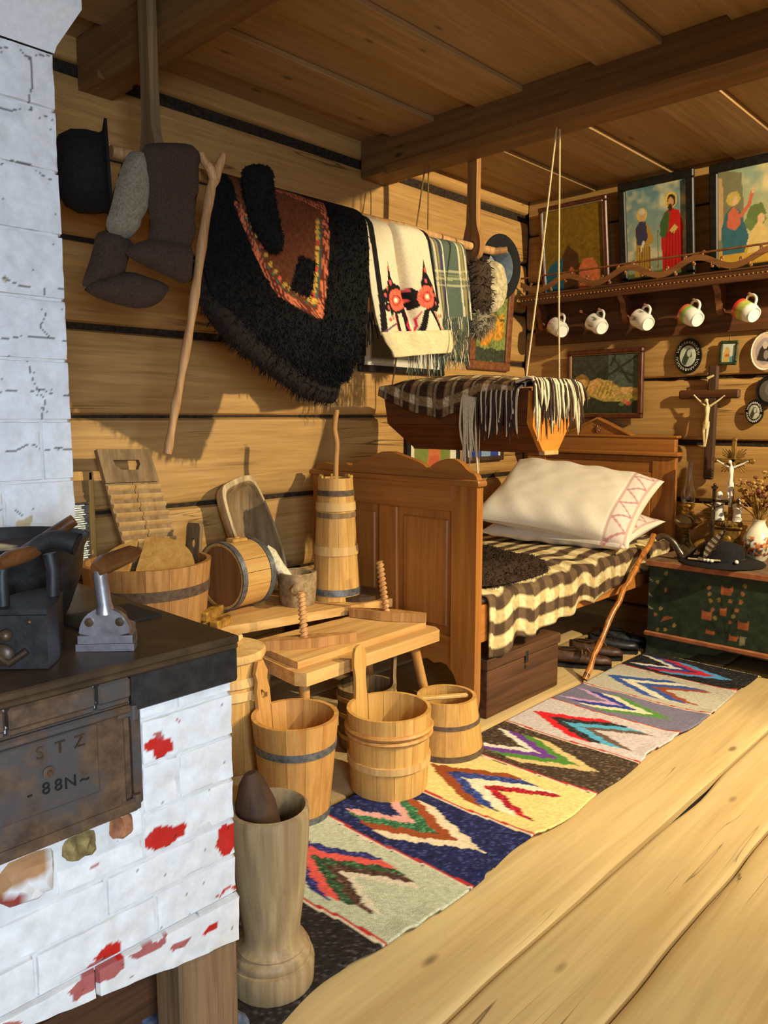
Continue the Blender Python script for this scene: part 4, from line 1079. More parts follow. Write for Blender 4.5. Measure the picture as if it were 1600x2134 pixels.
# stone-like small mortar with pestle
sm = thing('small_mortar', 'small rough wooden mortar with a side knob on the low table', 'mortar', (-2.335, 1.955, TZ + .001))
m = loft([(0, 0, 0, .062, .062, 3), (0, 0, .02, .068, .066, 2.6), (0, 0, .07, .074, .072, 2.4), (0, 0, .13, .076, .074, 2.3), (0, 0, .133, .072, .07, 2.3), (0, 0, .128, .058, .056, 2.2), (0, 0, .05, .04, .04, 2.2), (0, 0, .04, .01, .01, 2)], 14)
m.obj('bowl', 'stone_bowl', sm, smooth=40)
MB().tube([(.05, -.05, .07), (.075, -.075, .085), (.09, -.09, .082)], [.02, .018, .014], 9).obj('knob', 'stone_bowl', sm, smooth=60)
ps = MB(); a = Vector((-2.33, 1.95, TZ + .05)); b = Vector((-2.41, 1.855, TZ + .235)); r_ = random.Random(4)
ps.tube([a.lerp(b, k / 7) for k in range(8)], [.020, .020, .023, .022, .024, .025, .026, .014], 9)
ps.v = [tuple(Vector(v) + Vector((r_.uniform(-1, 1), r_.uniform(-1, 1), r_.uniform(-1, 1))) * .0016) for v in ps.v]
tag(ps.obj('stone_pestle', 'stone', w=True, loc=tuple(a), smooth=40), 'whitish rough pestle standing in the small mortar', 'pestle')
# butter churn
cn = coop('butter_churn', 'tall tapering wooden butter churn with pale hoops on the low table', 'churn', (-2.31, 2.145, TZ + .001), .100, .071, .50, 13, .012, 'pine', [(.44, .022, .003, 'hoop_dark'), (.385, .034, .004, 'pine_pale'), (.35, .02, .002, 'grey_wood'), (.205, .036, .004, 'pine_pale'), (.035, .026, .003, IR)], rotz=.1)
for k in range(13):
    if k % 2: MB().box((.066, 0, .505), (.010, .026, .012), .002, RZ(2 * pi * k / 13)).obj('rim_tooth', 'pine', cn)
MB().lathe([(.0, .478), (.056, .478), (.056, .49), (0, .49)], 20).obj('churn_lid', 'grey_wood', cn)
MB().tube(spline([(0, 0, .40), (0, .002, .55), (.003, .006, .64), (-.004, 0, .70), (.002, .008, .775)], 4), .0115, 9).obj('plunger', 'pine_orange', cn, smooth=60)
# base disc
MB().lathe([(.0, 0), (.11, 0), (.11, .018), (0, .018)], 24, T(-2.26, 2.21, TZ + .0005)).obj('table_disc', 'dark_wood', tb, w=True)

# ================================================================== screw bench
sb = thing('screw_bench', 'pale wooden bench press with two wooden screws and splayed legs', 'bench', (-2.0, 1.87, 0))
SB = .40
def sbx(a, b, d): return (a, b, d)
m = MB(); q = [(-2.165, 1.555), (-2.155, 2.215), (-1.845, 2.235), (-1.81, 2.215), (-1.795, 1.535), (-1.83, 1.515)]
m.prism(q, SB - .052, SB - .008); m.obj('bench_top', 'pale_y', sb, w=True, smooth=25)
MB().prism([(-2.15, 1.575), (-2.14, 2.195), (-1.87, 2.205), (-1.85, 1.545)], SB - .012, SB + .014).obj('press_board', 'pale_y', sb, w=True, smooth=25)
for (x, y, dx, dy) in ((-1.88, 1.60, .045, -.05), (-1.885, 2.14, .06, .06), (-2.10, 1.62, -.03, -.04), (-2.10, 2.12, -.04, .05)):
    MB().tube([(x + dx, y + dy, 0), (x, y, SB - .03)], [.017, .019], 10).obj('leg', 'pine_orange', sb, w=True, smooth=60)
def screw(c, h, tilt):
    n = 10; m = MB(); turns = 13; vs = []; fs = []; R_ = turns * 8; nn = 12
    for i in range(R_ + 1):
        z = h * i / R_
        for k in range(nn):
            a = 2 * pi * k / nn; r = .0125 + .0035 * cos(2 * pi * (i / 8) - a); vs.append((r * cos(a), r * sin(a), z))
    fs = [[i * nn + k, i * nn + (k + 1) % nn, (i + 1) * nn + (k + 1) % nn, (i + 1) * nn + k] for i in range(R_) for k in range(nn)]
    fs.append([R_ * nn + k for k in range(nn)])
    M = T(*c) @ tilt; m.add(vs, fs, M); return m
def nut(c, ang, L, w=.06, hh=.034):
    p = smooth_loop([(-L, -.010), (-L * .5, -.018), (-.05, -w / 2), (.05, -w / 2), (L * .5, -.018), (L, -.010), (L, .010), (L * .5, .018), (.05, w / 2), (-.05, w / 2), (-L * .5, .018), (-L, .010)], 1)
    m = MB(); m.prism(p, 0, hh, T(*c) @ RZ(ang)); return m
nut((-1.965, 1.675, SB + .0145), radians(62), .185).obj('nut_bar', 'pine_worn', sb, w=True, smooth=30)
screw((-1.965, 1.675, SB + .012), .195, RX(radians(2)) @ RY(radians(-3))).obj('screw', 'stick_wood', sb, w=True, smooth=60)
nut((-2.0, 2.125, SB + .016), radians(28), .155).obj('nut_bar', 'pine_worn', sb, w=True, smooth=30)
screw((-2.0, 2.125, SB + .012), .235, RX(radians(5)) @ RY(radians(-5))).obj('screw', 'stick_wood', sb, w=True, smooth=60)

# ================================================================== big mortar in the foreground
mo = thing('tall_mortar', 'tall turned grey wooden mortar with a flared foot in the foreground', 'mortar', (-1.205, .925, .001))
MB().lathe([(0, 0), (.082, 0), (.088, .012), (.090, .060), (.087, .070), (.081, .073), (.083, .078), (.081, .088), (.075, .093), (.073, .096), (.074, .100), (.066, .108), (.061, .120), (.0605, .135), (.065, .17), (.075, .25), (.081, .33), (.083, .385), (.081, .398), (.075, .402), (.069, .396), (.064, .34), (.052, .26), (.03, .22), (0, .21)], 36).obj('bowl', 'mortar_wood', mo, smooth=45)
pe = loft([(0, 0, 0, .026, .026, 2), (0, 0, .05, .034, .034, 2.4), (0, 0, .13, .042, .042, 2.8), (0, 0, .19, .037, .038, 2.8), (0, 0, .235, .022, .026, 2.6), (0, 0, .255, .010, .014, 2)], 14, aim((-1.212, .925, .222), (-.06, -.10, .9)))
tag(pe.obj('heavy_pestle', 'dark_wood', w=True, loc=(-1.212, .925, .222), smooth=50), 'dark wedge shaped wooden pestle standing in the tall mortar', 'pestle')
# ================================================================== hanging rod with clothes
PXX, PZZ = -2.22, 1.975
def at_np(px, py, x):
    px = np.asarray(px, float); py = np.asarray(py, float)
    d = np.array(_f)[None] * FPX + np.array(_r)[None] * (px - 800)[:, None] - np.array(_u)[None] * (py - 1067)[:, None]
    t = (x - 0.0) / d[:, 0]
    return np.array((0, 0, CAM_H))[None] + d * t[:, None]
def byz(pts, x): return [tuple(at(a, b, 'x', x)[1:]) for a, b in pts]
rod = thing('clothes_rod', 'long wooden rod hung from the beams carrying clothes', 'rod', (PXX, 2.13, PZZ))
pl = [(PXX + .003 * sin(k), 1.17 + 1.93 * k / 12, PZZ + .004 * sin(k * 1.7)) for k in range(13)]
MB().tube(pl, .019, 12).obj('pole', 'stick_wood', rod, w=True, smooth=60)
def hanger(y, ztop, th):
    w = .026
    out = [(-w, ztop), (-w, 2.09), (-.042, 2.03), (-.052, 1.985), (-.046, 1.94), (-.02, 1.905), (.012, 1.90), (.04, 1.925), (.052, 1.965), (.048, 2.01), (.034, 2.05), (w, 2.09), (w, ztop)]
    m = MB(); m.plate(smooth_loop(out, 1, False), [circ(0, PZZ, .0225, 16)], -th / 2, th / 2, conv=lambda a, b, d: (PXX + a, y + d, b)); return m
hanger(1.305, 2.50, .032).obj('hanger_arm', 'grey_wood', rod, w=True, smooth=30)
hanger(2.935, 2.50, .032).obj('hanger_arm', 'pine_worn', rod, w=True, smooth=30)  # paler wood than the near arm, standing in for lamplight on it
# felt boots
def puffed(name, label, cat, parts, x, group=None, dup_at=None):
    ys = [p for part in parts for p in byz(part[1], x)]
    t = thing(name, label, cat, (x, sum(p[0] for p in ys) / len(ys), min(p[1] for p in ys)), group=group)
    for (nm, pts, mat, R, Tk, dx) in parts:
        MB().puff(smooth_loop(byz(pts, x), 2), R, Tk, .016, lambda a, b, d, dx=dx: (x + dx + d, a, b), wob=.06, back=.8).obj(nm, mat, t, w=True, smooth=70)
    return t
puffed('felt_boot', 'dark brown felt boot hanging highest on the rod, toe to the left', 'boot', [
    ('boot_shaft', [(293, 303), (330, 296), (415, 300), (412, 380), (406, 450), (400, 530), (350, 520), (305, 505), (315, 470), (306, 420), (303, 360)], 'felt_brown', .022, .034, 0),
    ('boot_foot', [(400, 510), (394, 598), (360, 582), (300, 556), (256, 532), (268, 512), (310, 497), (350, 500)], 'felt_brown', .026, .040, .004)], -2.12, 'felt boots on the rod')
puffed('felt_boot', 'brown felt boot with pale grey turned down cuff next to the round hat', 'boot', [
    ('boot_shaft', [(205, 470), (285, 500), (268, 545), (262, 580), (180, 600), (172, 590), (195, 530)], 'felt_brown', .03, .042, -.01),
    ('cuff', [(262, 315), (290, 318), (326, 346), (312, 390), (298, 440), (272, 503), (240, 498), (212, 478), (228, 430), (238, 380)], 'felt_grey', .022, .046, .012),
    ('boot_foot', [(180, 590), (262, 560), (320, 580), (351, 592), (342, 628), (300, 646), (240, 634), (182, 612)], 'felt_brown', .03, .046, -.005)], -2.17, 'felt boots on the rod')
# round black hat at the near end of the rod
hat = thing('felt_hat', 'black round crowned hat seen from the side beside the chimney', 'hat', tuple(at(224, 460, 'x', -2.28)), group='black hats')
c = at(222, 362, 'x', -2.28); Mh = aim(c, (-.47, -.88, -.03))
MB().lathe([(.150, -.012), (.152, -.004), (.118, .004), (.112, .012), (.118, .05), (.116, .09), (.098, .125), (.06, .145), (0, .150)], 32, Mh, cap=False).obj('crown', 'felt_black', hat, w=True, smooth=60)
MB().lathe([(.150, -.012), (.110, -.004), (.104, .01), (.10, .10), (0, .13)], 32, Mh, cap=False).obj('lining', 'frame_wood', hat, w=True, smooth=60)
# forked stick
fk = thing('forked_stick', 'peeled forked stick hanging in front of the black coat', 'stick', tuple(at(350, 945, 'x', -2.10)))
P_ = [at(a, b, 'x', -2.10) for a, b in ((349, 946), (360, 880), (378, 780), (396, 680), (411, 580), (425, 480), (438, 400), (447, 372))]
MB().tube(spline(P_, 3), [.0125 + .0018 * sin(i * 1.9) + .004 * i / 22 for i in range(22)], 10).obj('shaft', 'stick_wood', fk, w=True, smooth=60)
for q in ([(447, 374), (438, 352), (425, 335), (419, 318)], [(447, 374), (454, 352), (461, 336), (466, 323)]): MB().tube([at(a, b, 'x', -2.10 + .006) for a, b in q], [.017, .015, .013, .010], 10).obj('fork_arm', 'stick_wood', fk, w=True, smooth=60)

def garment(name, L, R, nu, nv, paint, parent, xoff=.0, fold=None, mat='cloth_paint', th=.006, x0=-2.155):
    """a cloth front hanging over the rod, outline measured on the plane x = x0"""
    def fn(u, v):
        a = interp(L, v); b = interp(R, v); p = a + (b - a) * u[:, None]
        q = at_np(p[:, 0], p[:, 1], x0)
        over = np.exp(-v / .045); q[:, 0] = q[:, 0] - .060 * over + xoff + (fold(u, v) if fold is not None else 0)
        fn.p = p; return q
    m, u, v = surf(fn, nu, nv); p = fn.p
    col = paint(p[:, 0], p[:, 1])
    o = m.obj(name, mat, parent, w=True, smooth=75, col=col); thicken(o, th, 0); return o, m
def backflap(name, y0, y1, drop, mat, parent, wave=30):
    def fn(u, v):
        y = y0 + (y1 - y0) * u; s = v * drop
        return np.stack([PXX - .025 - .018 * (1 - np.exp(-s / .05)) + .006 * np.sin(u * wave), y, PZZ + .022 - s], -1)
    m, u, v = surf(fn, 30, 16); o = m.obj(name, mat, parent, w=True, smooth=70); return thicken(o, .006, 0)
# sheepskin coat
coat = thing('sheepskin_coat', 'black sheepskin coat with brown leather panel and embroidered orange trim', 'coat', tuple(at(690, 822, 'x', -2.155)))
Lc = [(462, 352), (445, 400), (424, 470), (412, 540), (428, 610), (500, 690), (575, 755), (640, 795), (690, 805)]
Rc = [(752, 432), (755, 470), (755, 520), (752, 580), (748, 640), (742, 700), (732, 745), (722, 765), (712, 790)]
BLK = (17, 15, 14); LEA = (104, 56, 30); OR = (206, 112, 72)
cpz = Paint(BLK, .2)
cpz.poly([(482, 368), (520, 350), (570, 388), (612, 400), (668, 424), (670, 470), (662, 560), (652, 655), (600, 632), (570, 612), (540, 568), (510, 500), (486, 430)], LEA)
trim = [[(566, 392), (600, 402), (640, 422), (668, 438)], [(668, 426), (668, 500), (662, 570), (652, 660)], [(652, 660), (612, 638), (572, 614), (545, 575), (518, 515), (500, 465), (486, 428)]]
for q in trim: cpz.line(q, 6.5, OR)
def braid(x, y, out):
    m = (np.abs(out - np.array(OR)).sum(-1) < 3); k = ((np.floor((x + y) / 4.2) + np.floor((x - y) / 4.2)) % 2 > 0)
    out = out.copy(); out[m & k] = (96, 42, 30); return out
cpz.fn(braid)
for i in range(16):
    t_ = i / 15; x_ = np.interp(t_, [0, .5, 1], [654, 650, 640]); y_ = 465 + 165 * t_
    cpz.ell(x_ - 2, y_, 4.6, 5.5, (206, 158, 62) if i % 5 < 4 else (206, 70, 50)); cpz.line([(x_ + 3, y_ - 5), (x_ + 4, y_ + 5)], 1.8, (52, 92, 78))
for i in range(14):
    t_ = i / 13; p_ = interp([(503, 455), (525, 510), (550, 560), (575, 597), (605, 618), (640, 634)], np.array([t_]))[0]
    cpz.ell(p_[0] + 4, p_[1] - 3, 4.6, 5, (206, 158, 62) if i % 4 < 3 else (214, 90, 60)); cpz.ell(p_[0] - 1, p_[1] + 3, 2.5, 2.5, (60, 104, 84))
cpz.poly([(612, 533), (646, 548), (632, 624), (590, 606)], BLK)
cf, cm = garment('coat_front', Lc, Rc, 120, 130, cpz, coat, .01, lambda u, v: .03 * np.sin(v * pi * .9) * (.4 + .6 * u) + .008 * np.sin(u * 9) * v, th=.012)
# sleeve and rolled fur hem
MB().puff(smooth_loop(byz([(502, 356), (515, 344), (545, 341), (564, 352), (566, 395), (572, 440), (586, 498), (584, 528), (568, 530), (545, 505), (522, 462), (510, 410)], -2.11), 2), .05, .042, .014, lambda a, b, d: (-2.11 + d, a, b), back=.8).obj('sleeve', 'wool_black', coat, w=True, smooth=70)
P, N = surf_samples([c for c in coat.children if c.name.startswith('sleeve')][0], 1500, 14); m = MB(); tufts(m, P, N, .009, .002, 15, 1.0); m.v = [tuple(Vector(v) + coat.location) for v in m.v]; m.obj('sleeve_wool', 'wool_black', coat, w=True, kind='stuff', smooth=0)
hm = [at(a, b, 'x', -2.165) for a, b in ((410, 545), (432, 612), (498, 692), (572, 752), (640, 800), (692, 812))]
hem = MB().tube(spline(hm, 5), [.018 + .036 * min(1, i / 8) for i in range(26)], 12, flat=.8).obj('fur_hem', 'fur_dark', coat, w=True, smooth=70)
backflap('coat_back', 1.72, 2.28, .55, 'wool_black', coat)
pm = MB(); r_ = random.Random(9); pp = []
u = RNG.random(8000); v = RNG.random(8000); a = interp(Lc, v); b = interp(Rc, v); p = a + (b - a) * u[:, None]
q = at_np(p[:, 0], p[:, 1], -2.155); q[:, 0] += -.060 * np.exp(-v / .045) + .015 + .03 * np.sin(v * pi * .9) * (.4 + .6 * u) + .008 * np.sin(u * 9) * v
pp = [tuple(x) for x in q[cpz(p[:, 0], p[:, 1]).sum(-1) < 66]]
tufts(pm, pp, [(1, -.3, 0)] * len(pp), .018, .0022, 4, 1.2, .8); pm.obj('wool_tufts', 'wool_black', coat, w=True, kind='stuff', smooth=0)
P, N = surf_samples(hem, 900, 4); m = MB(); tufts(m, P, N, .024, .0024, 5, .8); m.v = [tuple(Vector(v) + coat.location) for v in m.v]; m.obj('hem_hair', 'fur_dark', coat, w=True, kind='stuff', smooth=0)

# white embroidered trousers
tro = thing('wool_trousers', 'cream wool trousers with black stripes and red flower embroidery on the rod', 'trousers', tuple(at(860, 748, 'x', -2.14)))
Lt = [(751, 441), (753, 490), (757, 550), (761, 610), (768, 660), (778, 700)]
Rt = [(888, 474), (893, 510), (900, 560), (908, 620), (916, 665), (921, 700)]
CRM = (222, 206, 172); tk = (24, 20, 20); CO = (222, 84, 62)
tp_ = Paint(CRM, .05)
tp_.line([(763, 438), (768, 500), (774, 580), (780, 660), (784, 705)], 5.5, tk).line([(880, 470), (889, 500), (898, 560), (907, 630)], 4.5, tk)
tp_.poly([(802, 545), (808, 575), (816, 590), (838, 600), (850, 618), (848, 640), (830, 655), (800, 650), (795, 615), (800, 590)], tk)
tp_.poly([(871, 542), (876, 572), (890, 595), (900, 620), (908, 640), (896, 652), (872, 650), (862, 625), (864, 590)], tk)
tp_.poly([(795, 600), (782, 606), (778, 622), (784, 634), (798, 630)], tk).poly([(848, 600), (862, 612), (862, 640), (850, 648), (842, 620)], tk).line([(800, 590), (806, 612), (812, 600), (830, 604)], 3.2, tk).line([(866, 590), (868, 606), (884, 598), (894, 612)], 3.2, tk).ell(787, 617, 8, 10, tk).ell(788, 617, 4, 5, (206, 84, 76)).ell(792, 642, 9, 10, tk).ell(794, 643, 4, 5, (206, 84, 76)).ell(806, 652, 7, 7, tk)
tp_.ell(802, 560, 2.5, 5, (206, 84, 76)).ell(808, 590, 4, 6, (214, 84, 92)).ell(796, 603, 3, 5, (206, 84, 76)).ell(845, 606, 4, 4, (206, 84, 96)).ell(873, 565, 2.5, 5, (206, 84, 76)).ell(873, 588, 3, 5, (214, 84, 92)).ell(888, 603, 3, 4, (206, 84, 76)).ell(894, 617, 3, 4, (206, 84, 76)).ell(896, 634, 3, 4, (206, 84, 76)).ell(846, 627, 4, 4, (214, 90, 80)).ell(842, 642, 3, 4, (214, 90, 80))
for (cx, cy, rx, ry) in ((822, 626, 22, 23), (874, 621, 17, 24)):
    tp_.ell(cx, cy, rx, ry, CO)
    def rays(x, y, out, cx=cx, cy=cy, rx=rx, ry=ry):
        d = np.sqrt(((x - cx) / rx) ** 2 + ((y - cy) / ry) ** 2); a = np.arctan2(y - cy, x - cx)
        out = out.copy(); out[(d < .95) & (d > .5) & (np.sin(a * 30) > .45)] = (238, 130, 100); return out
    tp_.fn(rays).ell(cx, cy, rx * .48, ry * .48, (168, 40, 36)).ell(cx, cy, rx * .36, ry * .36, (232, 120, 90)).ell(cx, cy, rx * .2, ry * .2, (226, 226, 190))
tp_.line([(822, 655), (828, 690), (838, 716)], 4, tk).line([(838, 650), (846, 685), (854, 714)], 4, tk).line([(872, 652), (868, 685), (862, 714)], 4.5, tk).line([(882, 650), (894, 672), (908, 700)], 3, tk)
tp_.line([(843, 652), (848, 665), (845, 678), (851, 692), (854, 705)], 1.6, (206, 40, 70)).line([(864, 652), (858, 665), (861, 680), (857, 695), (856, 710)], 1.6, (206, 40, 70)).line([(818, 656), (822, 685), (832, 712)], 1.3, (206, 40, 70)).line([(890, 652), (902, 678), (914, 692)], 1.3, (206, 40, 70))
tp_.ell(797, 668, 5, 4, (222, 90, 90)).ell(809, 664, 4, 5, (226, 130, 70)).ell(803, 658, 3, 4, (60, 110, 90)).ell(903, 661, 4, 5, (226, 130, 70)).ell(911, 660, 2.5, 4, (70, 110, 110)).line([(782, 694), (800, 682), (818, 676)], 2, (104, 66, 90))
tf = lambda u, v: .022 * np.sin(u * 9.5 + .6) * np.clip(v * 1.4, .25, 1) - .06 * np.exp(-((u - .50 - .08 * v) / .04) ** 2) * np.clip(1.15 - v, 0, 1) + .02 * v
garment('trouser_front', Lt, Rt, 110, 110, tp_, tro, .008, tf, th=.008)
Lk = [(776, 694), (786, 716), (798, 732), (803, 746)]; Rk = [(924, 690), (927, 712), (926, 726), (921, 736)]
cup = Paint((222, 204, 156), .08)
garment('cuff', Lk, Rk, 60, 16, cup, tro, .045, lambda u, v: .018 * np.sin(u * 3.14) + .012 * np.sin(u * 17) * (1 - v) - .02 * np.exp(-((u - .55) / .05) ** 2) + .058 * np.exp(-v / .045), th=.012)
backflap('trouser_back', 2.30, 2.66, .42, 'linen', tro)
m = MB()
for k in range(9):
    y0 = at(765 + (k % 3) * 5, 650, 'x', -2.15)
    m.tube([y0, y0 + Vector((.008 * sin(k), .006 * k - .02, -.10 - .012 * (k % 4)))], .0025, 5)
m.obj('tassel', 'wool_black', tro, w=True, kind='stuff')
# green plaid shawl
sh = thing('plaid_shawl', 'grey green plaid shawl with long fringe at the end of the rod', 'shawl', tuple(at(940, 770, 'x', -2.155)))
Ls = [(886, 484), (892, 540), (898, 600), (905, 665)]; Rs = [(967, 500), (971, 550), (975, 605), (978, 668)]
def plaid(x, y):
    out = np.ones(x.shape + (3,)) * np.array((86, 98, 84.)); xx = x - (y - 490) * .09
    for c_, w_, cl in ((900, 2.2, (196, 180, 150)), (906, 1.6, (150, 130, 70)), (912, 2.5, (66, 66, 92)), (918, 1.6, (216, 204, 176)), (950, 1.5, (204, 194, 166)), (955, 2.0, (150, 130, 76)), (961, 1.4, (204, 194, 166)), (966, 2.4, (100, 80, 84))): out[np.abs(xx - c_) < w_] = cl
    for c_, w_, cl in ((566, 2.2, (206, 196, 150)), (574, 1.5, (150, 144, 96)), (581, 3.0, (190, 182, 126)), (588, 1.4, (110, 112, 84)), (595, 2.0, (206, 196, 150)), (672, 1.5, (170, 164, 126))):
        k = np.abs(y - c_ - (x - 930) * .03) < w_; out[k] = (out[k] + np.array(cl) * 2) / 3
    return out * (1 + .12 * (vnoise(x * 1.5, y * 1.5, 3) - .5))[..., None]
garment('shawl_front', Ls, Rs, 70, 70, plaid, sh, .002, lambda u, v: .012 * np.sin(u * 8) * v, th=.004)
backflap('shawl_back', 2.64, 2.92, .40, 'slate_blue', sh)
m = MB(); m2 = MB(); r_ = random.Random(2)
for k in range(95):
    q = k / 94; a = at(905 + 72 * q, 660, 'x', -2.15 + .008 * sin(q * 8)); L_ = .215 * r_.uniform(.8, 1.1); pts = [a]
    for j in range(1, 6): pts.append(a + Vector((r_.uniform(-.01, .012), r_.uniform(-.006, .006) - .004 * j * 0, -L_ * j / 5)))
    (m if k % 5 else m2).tube(pts, [.0022, .0022, .002, .002, .0018, .001], 4)
for k in range(34):
    q = k / 33; a = at(850 + 75 * q, 735, 'x', -2.20); L_ = .11 * r_.uniform(.6, 1.1)
    (m if k % 6 else m2).tube([a, a + Vector((r_.uniform(-.006, .006), r_.uniform(-.006, .006), -L_ * .5)), a + Vector((r_.uniform(-.008, .008), r_.uniform(-.008, .008), -L_))], [.002, .0018, .001], 4)
MATS['shawl_green'] = rough_mat('shawl_green', K(66, 74, 60), K(112, 120, 100), 200, .95, .3)
m.obj('fringe', 'shawl_green', sh, w=True, kind='stuff'); m2.obj('fringe', 'blanket_light', sh, w=True, kind='stuff')
# fur cap at the far end of the rod
cap = puffed('winter_hat', 'white and brown fur cap hanging beside the plaid shawl', 'hat', [
    ('cap_body', [(1003, 537), (1028, 552), (1036, 590), (1034, 630), (1018, 655), (1002, 662), (998, 620), (1000, 570)], 'cap_wool', .03, .05, .025),
    ('fur_band', [(974, 552), (990, 538), (1008, 545), (1013, 590), (1012, 640), (1003, 662), (985, 655), (976, 620)], 'felt_brown', .045, .06, .0),
    ('ear_flap', [(974, 655), (992, 648), (1012, 655), (1010, 680), (996, 700), (980, 702)], 'felt_grey', .03, .04, .02)], -2.17)
for ch in list(cap.children)[1:]:
    P, N = surf_samples(ch, 500, 6); m = MB(); tufts(m, P, N, .030, .0026, 7, 1.0, .3)
    m.obj('fur_hair', 'felt_grey' if ch.name.startswith('ear') else 'felt_brown', ch, kind='stuff', smooth=0)
h2 = thing('felt_hat', 'black wide brimmed hat with blue grey lining hung at the far end of the rod', 'hat', tuple(at(1045, 625, 'x', -2.24)), group='black hats')
c = at(1043, 557, 'x', -2.24); M2 = aim(c, (-1, .05, .05))
MB().lathe([(.150, -.008), (.155, -.002), (.150, .004), (.10, .008), (.094, .02), (.092, .10), (.07, .125), (0, .13)], 36, M2, cap=False).obj('crown', 'felt_black', h2, w=True, smooth=60)
MB().lathe([(.150, -.008), (.098, .0), (.092, .004)], 36, M2, cap=False).obj('brim', 'felt_black', h2, w=True, smooth=60)
MB().lathe([(.095, -.001), (.089, .01), (.085, .09), (0, .11)], 36, M2, cap=False).obj('lining', 'lining', h2, w=True, smooth=60)
MB().tube([(PXX + .0, 3.09, PZZ), (PXX + .06, 3.12, PZZ + .004)], .016, 10).obj('end_peg', 'stick_wood', rod, w=True)

# ================================================================== hanging cradle
cr = thing('hanging_cradle', 'brown wooden cradle hung by cords from the beam above the bed', 'cradle', (-2.05, 2.72, 1.05))
X0, X1 = -2.455, -1.675
def side(ya, za, yb, zb, xa0, xa1, xb0, xb1, t, nm, mat='cradle_wood'):
    m = MB(); n = Vector((0, zb - za, -(yb - ya))).normalized() * t
    v = [Vector((xa0, ya, za)), Vector((xa1, ya, za)), Vector((xb1, yb, zb)), Vector((xb0, yb, zb))]
    vs = v + [p + n for p in v]; m.add(vs, [[0, 1, 2, 3], [7, 6, 5, 4], [0, 4, 5, 1], [1, 5, 6, 2], [2, 6, 7, 3], [3, 7, 4, 0]]); return m.obj(nm, mat, cr, w=True)
side(2.585, 1.31, 2.580, 1.165, X0, X1, X0 + .03, X1, -.018, 'side_board'); side(2.582, 1.162, 2.668, 1.06, X0 + .035, X1, X0 + .11, X1, -.018, 'side_board')
side(2.875, 1.31, 2.870, 1.165, X0, X1, X0 + .03, X1, .018, 'side_board'); side(2.868, 1.162, 2.778, 1.06, X0 + .035, X1, X0 + .11, X1, .018, 'side_board')
MB().box(((X0 + .11 + X1) / 2, 2.723, 1.062), (X1 - X0 - .11, .115, .018), .003).obj('bottom_board', 'cradle_wood', cr, w=True)
MB().prism([(2.582, 1.30), (2.575, 1.175), (2.665, 1.062), (2.781, 1.062), (2.875, 1.175), (2.868, 1.30)], X1, X1 + .02, conv=lambda a, b, d: (d, a, b)).obj('end_panel', 'cradle_end_wood', cr, w=True)
MB().box((X1 + .012, 2.723, 1.054), (.03, .105, .018), .003).obj('foot_strip', 'pine_pale', cr, w=True)
m = MB(); e = [(X0 + .0, 2.585, 1.30), (X0, 2.87, 1.30), (X0 + .11, 2.78, 1.062), (X0 + .11, 2.668, 1.062)]; m.add([Vector(p) for p in e] + [Vector(p) + Vector((.02, 0, 0)) for p in e], [[0, 1, 2, 3], [7, 6, 5, 4], [0, 4, 5, 1], [1, 5, 6, 2], [2, 6, 7, 3], [3, 7, 4, 0]]); m.obj('end_panel', 'cradle_wood', cr, w=True)
BZ = 2.338
for (xa, xb, mt, r) in ((-1.715, X1 - .03, 'rope', .0042), (-2.40, X0 + .03, 'twine', .0035)):
    for y in (2.60, 2.862): MB().tube([(xa, 2.815 + (.012 if y > 2.7 else -.012), BZ), ((xa + xb) / 2, (2.815 + y) / 2, (BZ + 1.30) / 2), (xb, y, 1.30)], r, 6).obj('cord', mt, cr, w=True, smooth=60)
MB().tube([(-1.89, 2.565, 1.30), (-1.893, 2.56, .95), (-1.93, 2.60, .62), (-1.96, 2.62, .56)], .0022, 5).obj('cord', 'rope', cr, w=True)
# plaid wool blanket over the cradle
def cb(u, v):
    x = X0 - .01 + (X1 - X0 - .04) * u; back = .28; hump = .05 * np.sin(pi * np.clip(u, 0, 1)) ** .5
    drop = np.interp(u, [0, .1, .3, .5, .62, .75, .9, 1], [.035, .06, .105, .135, .10, .06, .07, .08]); s = v * (back + drop)
    fl = np.minimum(s, back); ov = np.maximum(s - back, 0)
    y = 2.855 - fl - .010 * (1 - np.exp(-ov / .02)) - .006 * np.sin(u * 26) * ov / .1
    z = 1.318 + hump * np.sin(pi * np.clip(fl / back, 0, 1)) ** .6 * .9 + .012 * vnoise(u * 9, fl * 20, 3) - ov
    return np.stack([x, y, z], -1)
m, u, v = surf(cb, 100, 60); uu = u * .78; vv = v * .42
def cbl(a, b):
    s1 = (np.floor(a / .034) % 3 == 0); s2 = (np.floor(b / .038) % 3 == 0); fl_ = np.abs((a % .102) - .05) < .006
    out = np.where((s1 & s2)[:, None], (224, 204, 162), np.where((s1 | s2)[:, None], (146, 116, 80), (70, 47, 32)))
    out = np.where(fl_[:, None], (156, 138, 104), out); return out * (1 + .5 * (vnoise(a * 700, b * 700, 2) - .5))[:, None]
cbo = m.obj('wool_blanket', 'cloth_paint', w=True, loc=(-2.05, 2.72, 1.30), smooth=75, col=cbl(uu, vv)); thicken(cbo, .010, 1)
tag(cbo, 'dark brown and cream plaid wool blanket with thick fringe draped over the cradle', 'blanket')
ml = MB(); md = MB(); r_ = random.Random(11)
